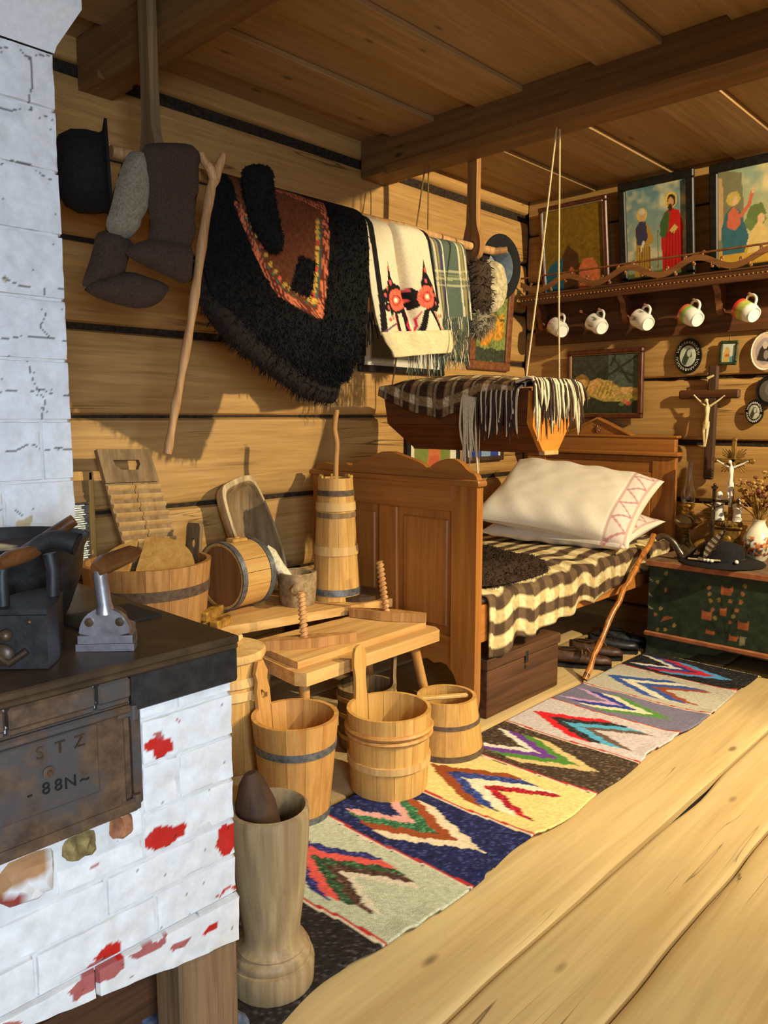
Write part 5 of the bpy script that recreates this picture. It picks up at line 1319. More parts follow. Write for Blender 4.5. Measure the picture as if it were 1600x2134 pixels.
for k in range(74):
    q = k / 73; y = 2.565 + .33 * q; L_ = r_.uniform(.10, .17) if k % 6 else r_.uniform(.17, .23)
    x = X1 - .05 + r_.uniform(-.02, .02); o = r_.uniform(.03, .05); dy = .06 * (q > .75) * r_.random() + r_.uniform(-.012, .012)
    pts = spline([(x, y, 1.335), (X1 + o * .6, y + dy * .3, 1.345), (X1 + o, y + dy, 1.345 - L_ * .5), (X1 + o * 1.05 + r_.uniform(-.01, .01), y + dy * 1.3, 1.335 - L_)], 3)
    (ml if (k * 7) % 10 < 4 else md).tube(pts, [.0065] * (len(pts) - 2) + [.0045, .0015], 6)
for k in range(34):
    q = k / 33; x = -1.98 + .27 * q; L_ = r_.uniform(.13, .19) if q > .3 else r_.uniform(.24, .34) * (.8 + .2 * (k % 2)); z0 = 1.30 - (.02 if q > .3 else .04)
    pts = spline([(x, 2.59, z0 + .04), (x, 2.558, z0 + .015), (x + r_.uniform(-.01, .01), 2.552, z0 - L_ * .5), (x + r_.uniform(-.02, .02), 2.556, z0 - L_)], 3)
    (ml if (q < .25 or k % 3 == 0) else md).tube(pts, [.005] * (len(pts) - 2) + [.0035, .0012], 6)
ml.obj('fringe', 'blanket_light', cbo, w=True, kind='stuff', smooth=60); md.obj('fringe', 'blanket_dark', cbo, w=True, kind='stuff', smooth=60)
# ================================================================== back wall: shelf, mugs, pictures
sf = thing('wall_shelf', 'carved brown wall shelf with fretwork rail and wavy gallery on the back wall', 'shelf', (-1.8, 4.1, 1.64))
SX0, SX1 = -2.665, -.62
MB().box(((SX0 + SX1) / 2, 4.095, 1.905), (SX1 - SX0, .18, .018), .003).obj('shelf_board', 'dark_wood_x', sf, w=True)
MB().box(((SX0 + SX1) / 2, 4.005, 1.884), (SX1 - SX0, .014, .058), .004).box(((SX0 + SX1) / 2, 4.000, 1.912), (SX1 - SX0, .018, .010), .003).box(((SX0 + SX1) / 2, 4.000, 1.858), (SX1 - SX0, .018, .010), .003).obj('front_moulding', 'dark_wood_x', sf, w=True)
m = MB(); k = 0; x = SX0 + .015
while x < SX1: m.ball((x, 3.997, 1.886), .0042, 6, 4); x += .0215
m.obj('beading', 'pine_worn', sf, w=True, kind='stuff')
MB().box(((SX0 + SX1) / 2, 4.178, 1.765), (SX1 - SX0, .016, .265), .004).obj('back_board', 'dark_wood_x', sf, w=True)
MB().tube([(SX0, 4.002, 2.018), (SX1, 4.002, 2.018)], .0055, 8).obj('rail', 'frame_wood', sf, w=True)
def wave(x): return 1.966 + .031 * sin((x - SX0) * 2 * pi / .37 + 2.6)
xs = np.linspace(SX0, SX1, 260)
pt = [(float(x), wave(x) + .0155) for x in xs] + [(float(x), wave(x) - .0155) for x in xs[::-1]]
m = MB(); m.prism(pt, 3.997, 4.007, conv=lambda a, b, d: (a, d, b)); m.obj('fretwork', 'fret_wood', sf, w=True, smooth=30)
m = MB()
x = SX0 + .02; i = 0
while x < SX1:
    w_ = wave(x); dz = (.022 if i % 2 else -.022)
    m.box((x, 4.002, w_ + dz * .7), (.010, .009, .024), .003); m.ball((x + .004, 4.002, w_ + dz * 1.3), (.010, .005, .009), 7, 5); x += .046; i += 1
m.obj('fret_curls', 'fret_wood', sf, w=True, kind='stuff')
for x in (-2.60, -2.055, -1.537, -1.03):
    p = smooth_loop([(4.17, 1.88), (4.06, 1.88), (4.055, 1.862), (4.075, 1.845), (4.095, 1.83), (4.10, 1.79), (4.12, 1.77), (4.125, 1.735), (4.145, 1.72), (4.17, 1.72)], 1)
    m = MB(); m.plate(p, [], x - .016, x + .016, conv=lambda a, b, d: (d, a, b)); m.obj('bracket', 'frame_wood', sf, w=True, smooth=30)
pegx = [-2.435, -2.30, -2.185, -1.915, -1.65, -1.375]
for x in pegx: MB().tube([(x, 4.17, 1.787), (x, 4.075, 1.80)], [.008, .007], 8).ball((x, 4.07, 1.801), .010, 8, 6).obj('peg', 'frame_wood', sf, w=True)
def mug(x, label, paint):
    t = thing('mug', label, 'mug', (x, 4.08, 1.66), 0, 'mugs hanging under the shelf')
    d = Vector((.80, -.36, -.42)).normalized()      # mouth to base
    c = Vector((x - .045, 4.085, 1.738)); H_ = .088; up = Vector((.25, .0, 1)); up = (up - d * up.dot(d)).normalized(); ex = up.cross(d).normalized()
    M = Matrix(((up[0], ex[0], d[0], c[0]), (up[1], ex[1], d[1], c[1]), (up[2], ex[2], d[2], c[2]), (0, 0, 0, 1)))
    prof = [(.036, .006), (.036, .06), (.032, .078), (.0, .079)]
    M = M @ Matrix.Scale(1.14, 4)
    outer = [(.036, .006), (.041, -.002), (.044, .0), (.0445, .012), (.043, .03), (.042, .05), (.041, .066), (.0365, .078), (.033, .084), (.033, .089), (.028, .089), (.026, .085), (0, .085)]
    m = MB(); m.lathe(outer, 30, M, cap=False)
    inv = M.inverted(); col = np.array([paint(*(lambda q: (math.atan2(q.y, q.x), q.z))(inv @ Vector(v))) for v in m.v], float)
    m.obj('cup', 'paint_gloss', t, w=True, smooth=50, col=col)
    MB().lathe(prof, 30, M, cap=False).obj('inside', 'porcelain', t, w=True, smooth=50)
    hp = [(.040, 0, .014), (.056, 0, .012), (.068, 0, .026), (.070, 0, .044), (.060, 0, .060), (.040, 0, .066)]
    MB().tube(spline(hp, 4), .0062, 8, M).obj('handle', 'porcelain', t, w=True, smooth=60)
    return t
W_ = (238, 234, 224)
def pm(rim, deco):
    def f(a, z):
        if z < .012: return rim
        if z > .062: return W_
        return deco(a, z) or W_
    return f
gl = lambda a, z: (74, 96, 56) if abs(((a + pi) % .9) - .45) < .26 and .022 < z < .056 and (int(a * 9) + int(z * 300)) % 3 else None
mug(-2.435, 'white mug with faded pink rim, leftmost under the shelf', pm((214, 176, 168), lambda a, z: (206, 182, 170) if z < .03 and int(a * 11) % 2 else None))
mug(-2.185, 'white mug with dark green leaf sprig under the shelf', pm(W_, gl))
mug(-1.915, 'white mug with grey green flower and pale red rim', pm((214, 150, 140), lambda a, z: (96, 100, 70) if abs(((a + pi) % 1.05) - .5) < .26 and .02 < z < .05 and int(a * 8) % 2 else None))
mug(-1.65, 'white mug with bright green landscape and red rim', pm((206, 74, 56), lambda a, z: (116, 186, 54) if .016 < z < .042 + .006 * sin(a * 9) else ((214, 110, 84) if z < .018 else None)))
mug(-1.375, 'white mug with yellow green flowers and broad red rim, rightmost in view', pm((222, 66, 58), lambda a, z: (200, 190, 96) if (int(a * 6) + int(z * 160)) % 2 and .024 < z < .055 else ((226, 96, 84) if z < .024 else ((166, 190, 80) if z < .056 else None))))

def picture(name, label, cat, M, w, h, fw, fd, mat, paint, nx=70, group=None, inner=None, bevel=.006, hook=False):
    """a framed print; M: local x right, y up, z out of the wall"""
    t = thing(name, label, cat, tuple((M @ Vector((0, -h / 2, 0)))), group=group)
    for nm, c, s_ in (('frame_rail', (0, h / 2 - fw / 2, fd / 2), (w, fw, fd)), ('frame_rail', (0, -h / 2 + fw / 2, fd / 2), (w, fw, fd)), ('frame_stile', (-w / 2 + fw / 2, 0, fd / 2), (fw, h - 2 * fw, fd)), ('frame_stile', (w / 2 - fw / 2, 0, fd / 2), (fw, h - 2 * fw, fd))):
        MB().box(c, s_, min(bevel, fd * .4), M).obj(nm, mat, t, w=True)
    iw, ih = w - 2 * fw + .004, h - 2 * fw + .004; ny = int(nx * ih / iw)
    m, u, v = surf(lambda u, v: np.stack([(u - .5) * iw, (v - .5) * ih, u * 0 + fd * .45], -1), nx, ny)
    m.v = [tuple(M @ Vector(p)) for p in m.v]; col = paint(u, v)
    m.obj('print', 'print_paint', t, w=True, smooth=0, col=col)
    m = MB(); m.box((0, 0, .0015), (w - .004, h - .004, .002), 0, M); m.obj('backing', 'dark_wood', t, w=True)
    if inner:
        m = MB(); iw2, ih2 = w - 2 * fw, h - 2 * fw
        for c, s_ in (((0, ih2 / 2, fd * .62), (iw2, .006, .008)), ((0, -ih2 / 2, fd * .62), (iw2, .006, .008)), ((-iw2 / 2, 0, fd * .62), (.006, ih2, .008)), ((iw2 / 2, 0, fd * .62), (.006, ih2, .008))): m.box(c, s_, .001, M)
        m.obj('inner_trim', inner, t, w=True)
    if hook: MB().tube([M @ Vector((0, h / 2, fd * .5)), M @ Vector((0, h / 2 + .018, fd * .2))], .004, 6).obj('hook', 'brass', t, w=True)
    return t
def backM(x, z, y, tilt=0.0, roll=0.0): return frame3((x, y, z), (1, 0, 0), (0, 0, 1)) @ RZ(roll) @ RX(tilt)
def leftM(y, z, x, tilt=0.0): return frame3((x, y, z), (0, 1, 0), (0, 0, 1)) @ RX(tilt)
def cloudy(top, bot, cl):
    def f(x, y, out):
        k = vnoise(x * 5, y * 9, 4) * .6 + vnoise(x * 13, y * 20, 6) * .4; b = np.array(bot) + (np.array(top) - np.array(bot)) * y[..., None]
        return b + (np.array(cl) - b) * np.clip((k - .48) * 3, 0, 1)[..., None]
    return f
# 1: a plain gold panel with blue and coral fields
p1 = Paint((120, 92, 26), .12, .01, 9).poly([(.0, .0), (.0, .20), (.10, .33), (.28, .42), (.36, .30), (.42, .0)], (30, 92, 116)).poly([(.30, .0), (.30, .42), (.42, .56), (.56, .42), (.62, .0)], (72, 44, 24)).poly([(.56, .0), (.58, .26), (.66, .36), (.80, .36), (.90, .22), (.92, 0)], (206, 110, 66)).poly([(.38, .16), (.46, .30), (.52, .16)], (206, 96, 60))
picture('framed_picture', 'dim gold and blue picture in thin dark frame on the shelf, next to the corner', 'picture', backM(-2.385, 2.172, 4.125, radians(9)), .44, .512, .026, .02, 'frame_brown', p1, 60, 'pictures on the shelf', inner='zinc')
# 2: two robed figures under a cloudy sky
p2 = Paint((140, 160, 160)).fn(cloudy((96, 132, 142), (176, 176, 140), (206, 196, 156)))
p2.poly([(0, 0), (0, .14), (.3, .20), (.6, .22), (1, .16), (1, 0)], (138, 150, 120)).poly([(0, 0), (0, .06), (1, .08), (1, 0)], (96, 104, 60))
p2.ell(.27, .70, .085, .075, (214, 180, 84)).poly([(.12, .02), (.16, .40), (.14, .55), (.22, .63), (.34, .62), (.42, .50), (.46, .40), (.38, .36), (.40, .04)], (176, 136, 58)).poly([(.17, .38), (.15, .56), (.23, .63), (.33, .62), (.36, .44), (.28, .36)], (62, 58, 84)).ell(.27, .685, .05, .06, (206, 160, 112)).ell(.27, .73, .05, .03, (206, 200, 184)).poly([(.20, .30), (.28, .42), (.31, .40), (.25, .29)], (226, 214, 186))
for k in range(5): p2.line([(.20 + .045 * k, .06), (.22 + .04 * k, .34)], .008, (128, 96, 40))
p2.line([(.52, .10), (.53, .50)], .008, (110, 100, 56))
p2.ell(.75, .80, .10, .085, (222, 188, 84)).poly([(.60, .06), (.58, .42), (.56, .55), (.64, .68), (.74, .72), (.88, .68), (.94, .52), (.92, .10), (.80, .06)], (192, 34, 30)).poly([(.56, .44), (.57, .58), (.66, .69), (.73, .68), (.70, .50), (.64, .40)], (62, 96, 50)).ell(.755, .795, .068, .07, (58, 40, 28)).ell(.745, .775, .046, .058, (198, 148, 102)).ell(.735, .725, .036, .038, (66, 46, 32)).poly([(.72, .48), (.80, .54), (.86, .50), (.78, .44)], (206, 176, 96))
for k in range(5): p2.line([(.64 + .055 * k, .08), (.68 + .045 * k, .46)], .007, (140, 20, 22))
picture('framed_picture', 'picture of two robed men, one in red, in a black frame on the shelf', 'picture', backM(-1.885, 2.19, 4.12, radians(9)), .415, .55, .042, .026, 'frame_black', p2, 80, 'pictures on the shelf')
p3_ = Paint((190, 180, 130)).fn(cloudy((150, 170, 150), (214, 186, 110), (226, 206, 150)))
p3_.poly([(0, 0), (0, 1), (.10, 1), (.30, .95), (.34, .55), (.30, 0)], (128, 124, 92)).poly([(0, .3), (0, .95), (.06, .92), (.08, .3)], (196, 160, 112)).poly([(0, 0), (0, .18), (.6, .22), (1, .30), (1, 0)], (206, 160, 62)).poly([(.30, .42), (.5, .6), (.62, .45), (.5, .3)], (110, 130, 76))
p3_.ell(.20, .70, .09, .07, (206, 176, 90)).poly([(.06, .14), (.04, .40), (.10, .56), (.18, .62), (.28, .58), (.34, .44), (.40, .30), (.34, .14)], (60, 104, 116)).poly([(.12, .42), (.13, .56), (.20, .62), (.27, .56), (.30, .44), (.22, .38)], (206, 106, 76)).ell(.215, .685, .045, .055, (222, 180, 136)).poly([(.14, .70), (.17, .77), (.25, .77), (.28, .66), (.24, .74), (.17, .66)], (196, 170, 96)).line([(.30, .52), (.40, .62), (.44, .74)], .022, (206, 106, 76)).ell(.445, .75, .02, .03, (222, 180, 136)).poly([(.36, .50), (.42, .60), (.56, .62), (.62, .50), (.5, .42)], (104, 122, 70)).poly([(.38, .12), (.42, .34), (.52, .44), (.62, .36), (.66, .14)], (222, 190, 120)).ell(.55, .46, .045, .05, (222, 176, 128)).poly([(.66, .66), (.76, .74), (.9, .70), (.95, .62), (.75, .60)], (62, 72, 100)).line([(.72, .36), (.98, .40)], .02, (150, 96, 40)).line([(.76, .10), (.80, .38)], .012, (120, 76, 34)).poly([(.7, .1), (.75, .25), (.95, .3), (1, .1)], (166, 120, 50))
picture('framed_picture', 'picture of a seated woman in red and blue, large black frame on the shelf', 'picture', backM(-1.372, 2.185, 4.12, radians(9)), .455, .545, .042, .026, 'frame_black', p3_, 80, 'pictures on the shelf')
# sleeping child
p4 = Paint((46, 52, 42), .2, .01, 9).poly([(0, .55), (.35, .62), (.55, .8), (.6, 1), (0, 1)], (62, 62, 54)).poly([(.55, .45), (.55, .98), (1, .98), (1, .40)], (78, 88, 78))
for a, b in (((.52, .62), (.95, .92)), ((.62, .92), (.88, .52)), ((.58, .80), (.66, .95)), ((.72, .70), (.92, .62))): p4.line([a, b], .018, (50, 48, 38))
p4.poly([(.0, .30), (.12, .33), (.30, .30), (.5, .20), (.98, .22), (1, .36), (.75, .34), (.4, .40), (0, .42)], (176, 152, 78)).poly([(.02, .28), (.14, .20), (.30, .26), (.26, .34), (.1, .38)], (190, 146, 78))
p4.ell(.16, .54, .115, .13, (150, 112, 48)).ell(.17, .50, .085, .10, (206, 158, 96)).poly([(.24, .36), (.28, .56), (.40, .60), (.62, .52), (.74, .44), (1, .42), (1, .34), (.72, .32), (.60, .26), (.40, .28)], (206, 160, 92)).poly([(.36, .30), (.44, .56), (.62, .54), (.70, .42), (.62, .28)], (196, 164, 86))
for k in range(4): p4.line([(.40 + .06 * k, .30), (.48 + .05 * k, .52)], .008, (150, 116, 52))
p4.ell(.80, .21, .05, .04, (206, 120, 92)).ell(.85, .18, .04, .03, (190, 84, 66)).ell(.76, .17, .04, .03, (96, 116, 60)).ell(.89, .22, .03, .03, (96, 110, 60))
picture('framed_picture', 'picture of a sleeping child in a brown frame above the bed head', 'picture', backM(-2.178, 1.387, 4.162, radians(2)), .475, .395, .026, .028, 'frame_brown', p4, 80, inner='brass', hook=True)
# pictures on the left wall
p5 = Paint((132, 140, 76), .25, .02, 9).poly([(0, 0), (0, .16), (1, .16), (1, 0)], (66, 70, 56)).poly([(.2, .2), (.3, .62), (.55, .66), (.6, .3), (.45, .18)], (206, 134, 46)).poly([(.62, .25), (.66, .55), (.9, .6), (.95, .3)], (214, 150, 54)).poly([(.3, .5), (.36, .78), (.55, .8), (.5, .5)], (96, 78, 58)).poly([(0, .80), (0, 1), (1, 1), (1, .86)], (178, 176, 150)).line([(.2, .3), (.5, .6), (.9, .5)], .02, (110, 96, 56))
picture('framed_picture', 'colourful autumn toned picture in a wooden frame behind the fur cap', 'picture', leftM(3.785, 1.765, -2.735, radians(3)), .405, .585, .05, .03, 'frame_wood', p5, 50)
p6 = Paint((226, 222, 206)).poly([(.1, .1), (.1, .9), (.7, .9), (.7, .1)], (86, 80, 60))
picture('framed_picture', 'dark framed picture with white mount half hidden behind the hanging clothes', 'picture', leftM(3.03, 1.62, -2.738, radians(2)), .66, .40, .035, .022, 'frame_black', p6, 30)
p7 = Paint((226, 216, 190)).poly([(.10, .0), (.10, 1), (.86, 1), (.86, 0)], (120, 130, 62)).poly([(.36, .2), (.40, .9), (.62, .9), (.66, .2)], (196, 110, 66)).poly([(.1, 0), (.1, .3), (.86, .25), (.86, 0)], (150, 146, 70)).poly([(.34, .16), (.42, .5), (.60, .5), (.68, .18)], (190, 90, 56))
picture('framed_picture', 'black framed green and orange picture seen under the cradle', 'picture', leftM(3.275, .985, -2.738, 0), .455, .31, .03, .022, 'frame_black', p7, 40)
p8 = Paint((226, 224, 214)).poly([(.08, .0), (.08, 1), (.42, 1), (.42, 0)], (44, 62, 150)).poly([(.42, 0), (.42, 1), (.7, 1), (.7, 0)], (140, 166, 196)).poly([(.7, 0), (.7, 1), (.95, 1), (.95, 0)], (52, 74, 160))
picture('framed_picture', 'small blue and white picture in a dark frame under the cradle end', 'picture', leftM(3.745, 1.045, -2.738, 0), .385, .22, .028, .022, 'dark_wood', p8, 40)

# oval plaques
def oval(label, x, z, rx, rz, rim, ground, fig, mark=None, group='oval wall plaques'):
    t = thing('oval_plaque', label, 'plaque', (x, 4.17, z - rz), 0, group); y = 4.183; S = Matrix.Diagonal((rx, rz, 1, 1)); M = frame3((x, y, z), (1, 0, 0), (0, 0, 1))
    MB().lathe([(.98, 0), (1.0, .006), (.97, .012), (.92, .012), (.90, .009)], 40, M @ S, cap=False).obj('rim', rim, t, w=True, smooth=50)
    def fn(u, v): return np.stack([rx * .93 * v * np.cos(2 * pi * u), rz * .93 * v * np.sin(2 * pi * u), u * 0 + .009 + .004 * (1 - v * v)], -1)
    m, u, v = surf(fn, 48, 26); col = fig(np.cos(2 * pi * u) * v, np.sin(2 * pi * u) * v); m.v = [tuple(M @ Vector(p)) for p in m.v]
    m.obj('face', 'paint_gloss', t, w=True, smooth=60, col=col)
    if mark:
        m = MB(); r_ = random.Random(int(x * -1000)); n = 26
        for k in range(n):
            a = pi / 2 + 2 * pi * k / n
            if k % 13 == 6: continue
            c = M @ Vector((rx * .77 * cos(a), rz * .77 * sin(a), .0125)); R_ = M.to_3x3().to_4x4() @ RZ(a - pi / 2)
            L_ = rz * .15
            for (dx, w_, h_, sk) in ((-.012 * rx / .075, .0022, L_, .25), (.010 * rx / .075, .0022, L_ * r_.choice((.6, 1)), -.25)):
                m.box((0, 0, 0), (w_, h_, .001), 0, T(*c) @ R_ @ T(dx * .4, 0, 0) @ RZ(sk))
        m.obj('lettering', 'lettering', t, w=True, kind='stuff')
    MB().tube([M @ Vector((0, rz * .98, .004)), M @ Vector((0, rz * 1.08, .004))], .003, 6).obj('hanger_ring', 'brass', t, w=True)
    return t
def veil(bgc, dark, lightc):
    return Paint((20, 18, 16), .1).ell(0, 0, .62, .62, bgc).poly([(-.5, -.35), (-.25, .15), (-.1, .42), (.15, .46), (.3, .2), (.34, -.1), (.1, -.5), (-.3, -.55)], dark).ell(.10, .16, .16, .22, lightc).poly([(-.1, -.5), (.1, -.1), (.45, -.05), (.40, -.45), (.15, -.6)], lightc)
oval('black oval plaque with pale veiled figure and ring of letters below the mugs', -1.707, 1.522, .074, .094, 'frame_black', None, veil((196, 200, 184), (62, 72, 58), (176, 184, 168)), True)
oval('small dark oval plaque with ring of letters, right of the wall crucifix', -1.352, 1.222, .045, .062, 'frame_black', None, veil((176, 176, 160), (70, 66, 58), (190, 188, 172)), True)
oval('pale pink rimmed oval plaque with dark figure at the right edge of view', -1.317, 1.525, .070, .096, 'bead_white', None, Paint((226, 196, 172), .05).ell(0, 0, .70, .74, (176, 160, 160)).poly([(-.6, -.5), (-.4, .1), (-.1, .5), (.3, .5), (.5, 0), (.5, -.6)], (60, 50, 46)).ell(.0, .34, .2, .2, (206, 190, 172)).ell(.1, -.2, .18, .25, (150, 140, 130)))
oval('dark oval plaque with dim grey relief above the small oval one', -1.287, 1.327, .066, .078, 'frame_black', None, Paint((24, 22, 20), .1).ell(0, 0, .74, .76, (92, 86, 80)).ell(0, .1, .3, .4, (116, 110, 102)))
pg = Paint((206, 212, 196), .08).poly([(.1, .0), (.1, .5), (.3, .8), (.55, .75), (.6, .4), (.55, 0)], (206, 170, 92)).poly([(.15, .3), (.3, .45), (.6, .42), (.6, .3)], (196, 110, 60)).poly([(.6, .0), (.6, .3), (.9, .35), (.95, 0)], (96, 146, 156)).ell(.35, .72, .12, .1, (206, 160, 110))
rough_mat('felt_green', K(34, 48, 24), K(58, 74, 40), 40, .5, .1)
picture('small_icon', 'small rectangular icon in a green frame between two oval plaques', 'icon', backM(-1.495, 1.527, 4.178, 0, radians(-2)), .092, .125, .016, .012, 'felt_green', pg, 30, hook=True)

# crucifixes
def corpus(M, s, mat, parent, up=1.0):
    """a small carved figure with raised arms; local x right, y up, z out"""
    m = MB()
    def P(*a): return [M @ Vector((x * s, y * s, z * s)) for x, y, z in a]
    m.tube(P((0, -.46, .06), (0, -.38, .075), (.005, -.22, .07), (0, -.12, .075), (0, -.05, .07), (0, .0, .065)), [.05 * s, .062 * s, .05 * s, .066 * s, .068 * s, .03 * s], 10, flat=.75)
    m.tube(P((0, -.02, .065), (-.01, .03, .075), (-.02, .06, .085)), [.022 * s, .022 * s, .02 * s], 8)
    m.ball(tuple(M @ Vector((-.03 * s, .085 * s, .09 * s))), .042 * s, 9, 7)
    for sg in (-1, 1):
        m.tube(P((sg * .05, -.03, .065), (sg * .14, -.03 + .07 * up, .06), (sg * .23, -.03 + .14 * up, .05), (sg * .30, -.03 + .205 * up, .045), (sg * .325, -.03 + .225 * up, .045)), [.026 * s, .022 * s, .018 * s, .014 * s, .020 * s], 8)
        m.tube(P((sg * .03, -.44, .07), (sg * .035, -.58, .085), (sg * .026, -.70, .07), (sg * .014, -.84, .06), (sg * .012, -.90, .07)), [.040 * s, .034 * s, .028 * s, .018 * s, .016 * s], 8)
    o = m.obj('corpus', mat, parent, w=True, smooth=60)
    m = loft([(0, 0, -.52, .062, .045, 2.2), (0, 0, -.46, .072, .052, 2.2), (0, 0, -.36, .066, .050, 2.2)], 12); m.v = [tuple(M @ Vector((a * s, c * s, .07 * s + b * s))) for a, b, c in m.v]
    m.obj('loincloth', mat, o, w=True, smooth=40)
    return o
wc = thing('wall_crucifix', 'brown wooden crucifix with pale carved figure hanging on the back wall', 'crucifix', (-1.56, 4.17, .866))
MB().box((-1.562, 4.165, 1.165), (.050, .030, .60), .008).obj('upright', 'dark_wood', wc, w=True)
MB().box((-1.580, 4.162, 1.316), (.314, .032, .048), .008).obj('cross_arm', 'dark_wood_x', wc, w=True)
MB().prism([(-.02, .0), (.015, .012), (.02, .004), (-.012, -.012)], 0, .003, frame3((-1.572, 4.149, 1.405), (1, 0, 0), (0, 0, 1))).obj('scroll', 'ivory', wc, w=True)
corpus(frame3((-1.572, 4.148, 1.262), (1, 0, -.03), (0, 0, 1)), .245, 'ivory', wc)

# ================================================================== painted chest
CHZ = .488
chs = thing('painted_chest', 'dark green painted chest with orange flower bouquets beside the bed head', 'chest', (-1.1, 3.93, 0))
C0, C1, CF, CB = -1.65, -.50, 3.685, 4.165
fp = Paint((40, 55, 40), .22)
def cp_(px, py): q = at(px, py, 'y', CF); return (q.x, q.z)
def fl1(px, py, w_, h_, c):
    a = cp_(px, py); fp.poly([(a[0] - w_, a[1] - h_), (a[0] + w_, a[1] - h_), (a[0] + w_ * 1.1, a[1] + h_ * 1.3), (a[0] + w_ * .6, a[1] + h_ * .7), (a[0] - w_ * .6, a[1] + h_ * .7), (a[0] - w_ * 1.1, a[1] + h_ * 1.3)], c)
for a, b in (((1514, 1340), (1500, 1240)), ((1514, 1330), (1535, 1240)), ((1512, 1340), (1480, 1300)), ((1518, 1330), (1548, 1300)), ((1500, 1320), (1470, 1280)), ((1370, 1310), (1382, 1270)), ((1368, 1310), (1398, 1300))): fp.line([cp_(*a), cp_(*b)], .004, (28, 42, 30))
for px, py, w_, h_ in ((1514, 1232, .024, .022), (1472, 1282, .022, .022), (1506, 1275, .015, .020), (1548, 1304, .022, .020), (1528, 1330, .018, .014), (1480, 1318, .020, .010)): fl1(px, py, w_, h_, (166, 92, 52))
for px, py in ((1477, 1225), (1478, 1238), (1480, 1252), (1498, 1250), (1521, 1253), (1543, 1255), (1547, 1238), (1535, 1272), (1485, 1270), (1490, 1288), (1521, 1297), (1528, 1285), (1552, 1222), (1370, 1213), (1387, 1230), (1376, 1268), (1365, 1280), (1386, 1312), (1404, 1303), (1370, 1312), (1388, 1195)): q = cp_(px, py); fp.ell(q[0], q[1], .009, .010, (150, 96, 66) if px % 2 else (140, 118, 62))
q = cp_(1388, 1290); fp.poly([(q[0] - .03, q[1] - .02), (q[0] + .045, q[1] + .018), (q[0] - .01, q[1] + .012)], (156, 88, 60))
q = cp_(1545, 1335); fp.poly([(q[0] - .012, q[1] - .03), (q[0] + .012, q[1] - .02), (q[0] + .02, q[1] + .02), (q[0] - .012, q[1] + .02)], (150, 146, 118))
for px, py in ((1353, 1206), (1352, 1238), (1353, 1265)): fp.line([cp_(px - 4, py - 3), cp_(px + 6, py + 4)], .003, (150, 150, 120))
m, u, v = surf(lambda u, v: np.stack([C0 + (C1 - C0) * u, u * 0 + CF, .118 + .337 * v], -1), 190, 60)
A = np.array(m.v); m.obj('front_panel', 'paint_matt', chs, w=True, smooth=0, col=fp(A[:, 0], A[:, 2]))
rough_mat('chest_green', K(34, 46, 34), K(54, 72, 52), 30, .6, .15)
MB().box(((C0 + C1) / 2, (CF + CB) / 2 + .004, .285), (C1 - C0, CB - CF - .006, .34), .003).obj('body', 'chest_green', chs, w=True)
MB().box(((C0 + C1) / 2, (CF + CB) / 2 - .006, .471), (C1 - C0 + .03, CB - CF + .02, .033), .005).obj('lid', 'chest_top', chs, w=True)
MB().box(((C0 + C1) / 2, CF - .0155, .470), (C1 - C0 + .03, .006, .026), .002).obj('lid_edge', 'painted_strip', chs, w=True)
MB().box(((C0 + C1) / 2, CF - .008, .108), (C1 - C0 + .02, .022, .022), .004).obj('plinth_moulding', 'painted_strip', chs, w=True)
base = [(C0, .008), (C0, .098), (C1, .098), (C1, .008), (C1 - .22, .008), (C1 - .26, .04), (C1 - .33, .085), (C0 + .39, .088), (C0 + .335, .06), (C0 + .27, .055), (C0 + .22, .02), (C0 + .16, .008)]
MB().plate(base, [], CF - .002, CF + .018, conv=lambda a, b, d: (a, d, b)).obj('plinth', 'chest_green', chs, w=True)
MB().box((C0 + .012, 3.93, .053), (.02, .46, .09), .003).box((C1 - .012, 3.93, .053), (.02, .46, .09), .003).obj('plinth_side', 'chest_green', chs, w=True)
# oil lamp
lp = thing('oil_lamp', 'glass oil lamp with tall chimney and brass burner on the chest', 'lamp', (-1.622, 4.06, CHZ))
MB().lathe([(0, 0), (.062, 0), (.064, .010), (.050, .022), (.034, .034), (.024, .05), (.018, .075), (.020, .085), (.012, .092), (.012, .105), (0, .105)], 20).obj('foot', 'glass_amber', lp, smooth=40)
MB().lathe([(0, .105), (.022, .106), (.040, .125), (.072, .148), (.076, .156), (.060, .178), (.036, .196), (.03, .20), (0, .20)], 16).obj('font', 'glass_amber', lp, smooth=25)
MB().lathe([(0, .20), (.032, .20), (.034, .212), (.026, .222), (.030, .235), (.036, .24), (.034, .252), (0, .252)], 20).obj('burner', 'brass', lp, smooth=40)
MB().lathe([(.026, .25), (.034, .268), (.038, .288), (.034, .315), (.022, .35), (.017, .39), (.0165, .475), (.0155, .475), (.016, .39), (.021, .35), (.0325, .315), (.0365, .288), (.0325, .268), (.0245, .25)], 24, cap=False).obj('glass_chimney', 'glass_clear', lp, smooth=60)
# small bronze crucifix candlestick
cs_ = thing('standing_crucifix', 'small dark bronze standing crucifix between the lamp and the gilt cross', 'crucifix', (-1.462, 3.99, CHZ))
MB().lathe([(0, 0), (.04, 0), (.042, .008), (.02, .02), (.010, .035), (0, .035)], 18).box((0, 0, .19), (.018, .012, .31), .003).box((0, 0, .285), (.15, .012, .016), .003).lathe([(0, .345), (.014, .345), (.018, .358), (0, .36)], 12).ball((0, 0, .365), .009, 8, 6).obj('cross', 'bronze', cs_)
corpus(T(-1.462, 3.985, CHZ + .255) @ frame3((0, 0, 0), (1, 0, 0), (0, 0, 1)), .17, 'bronze', cs_, .6)
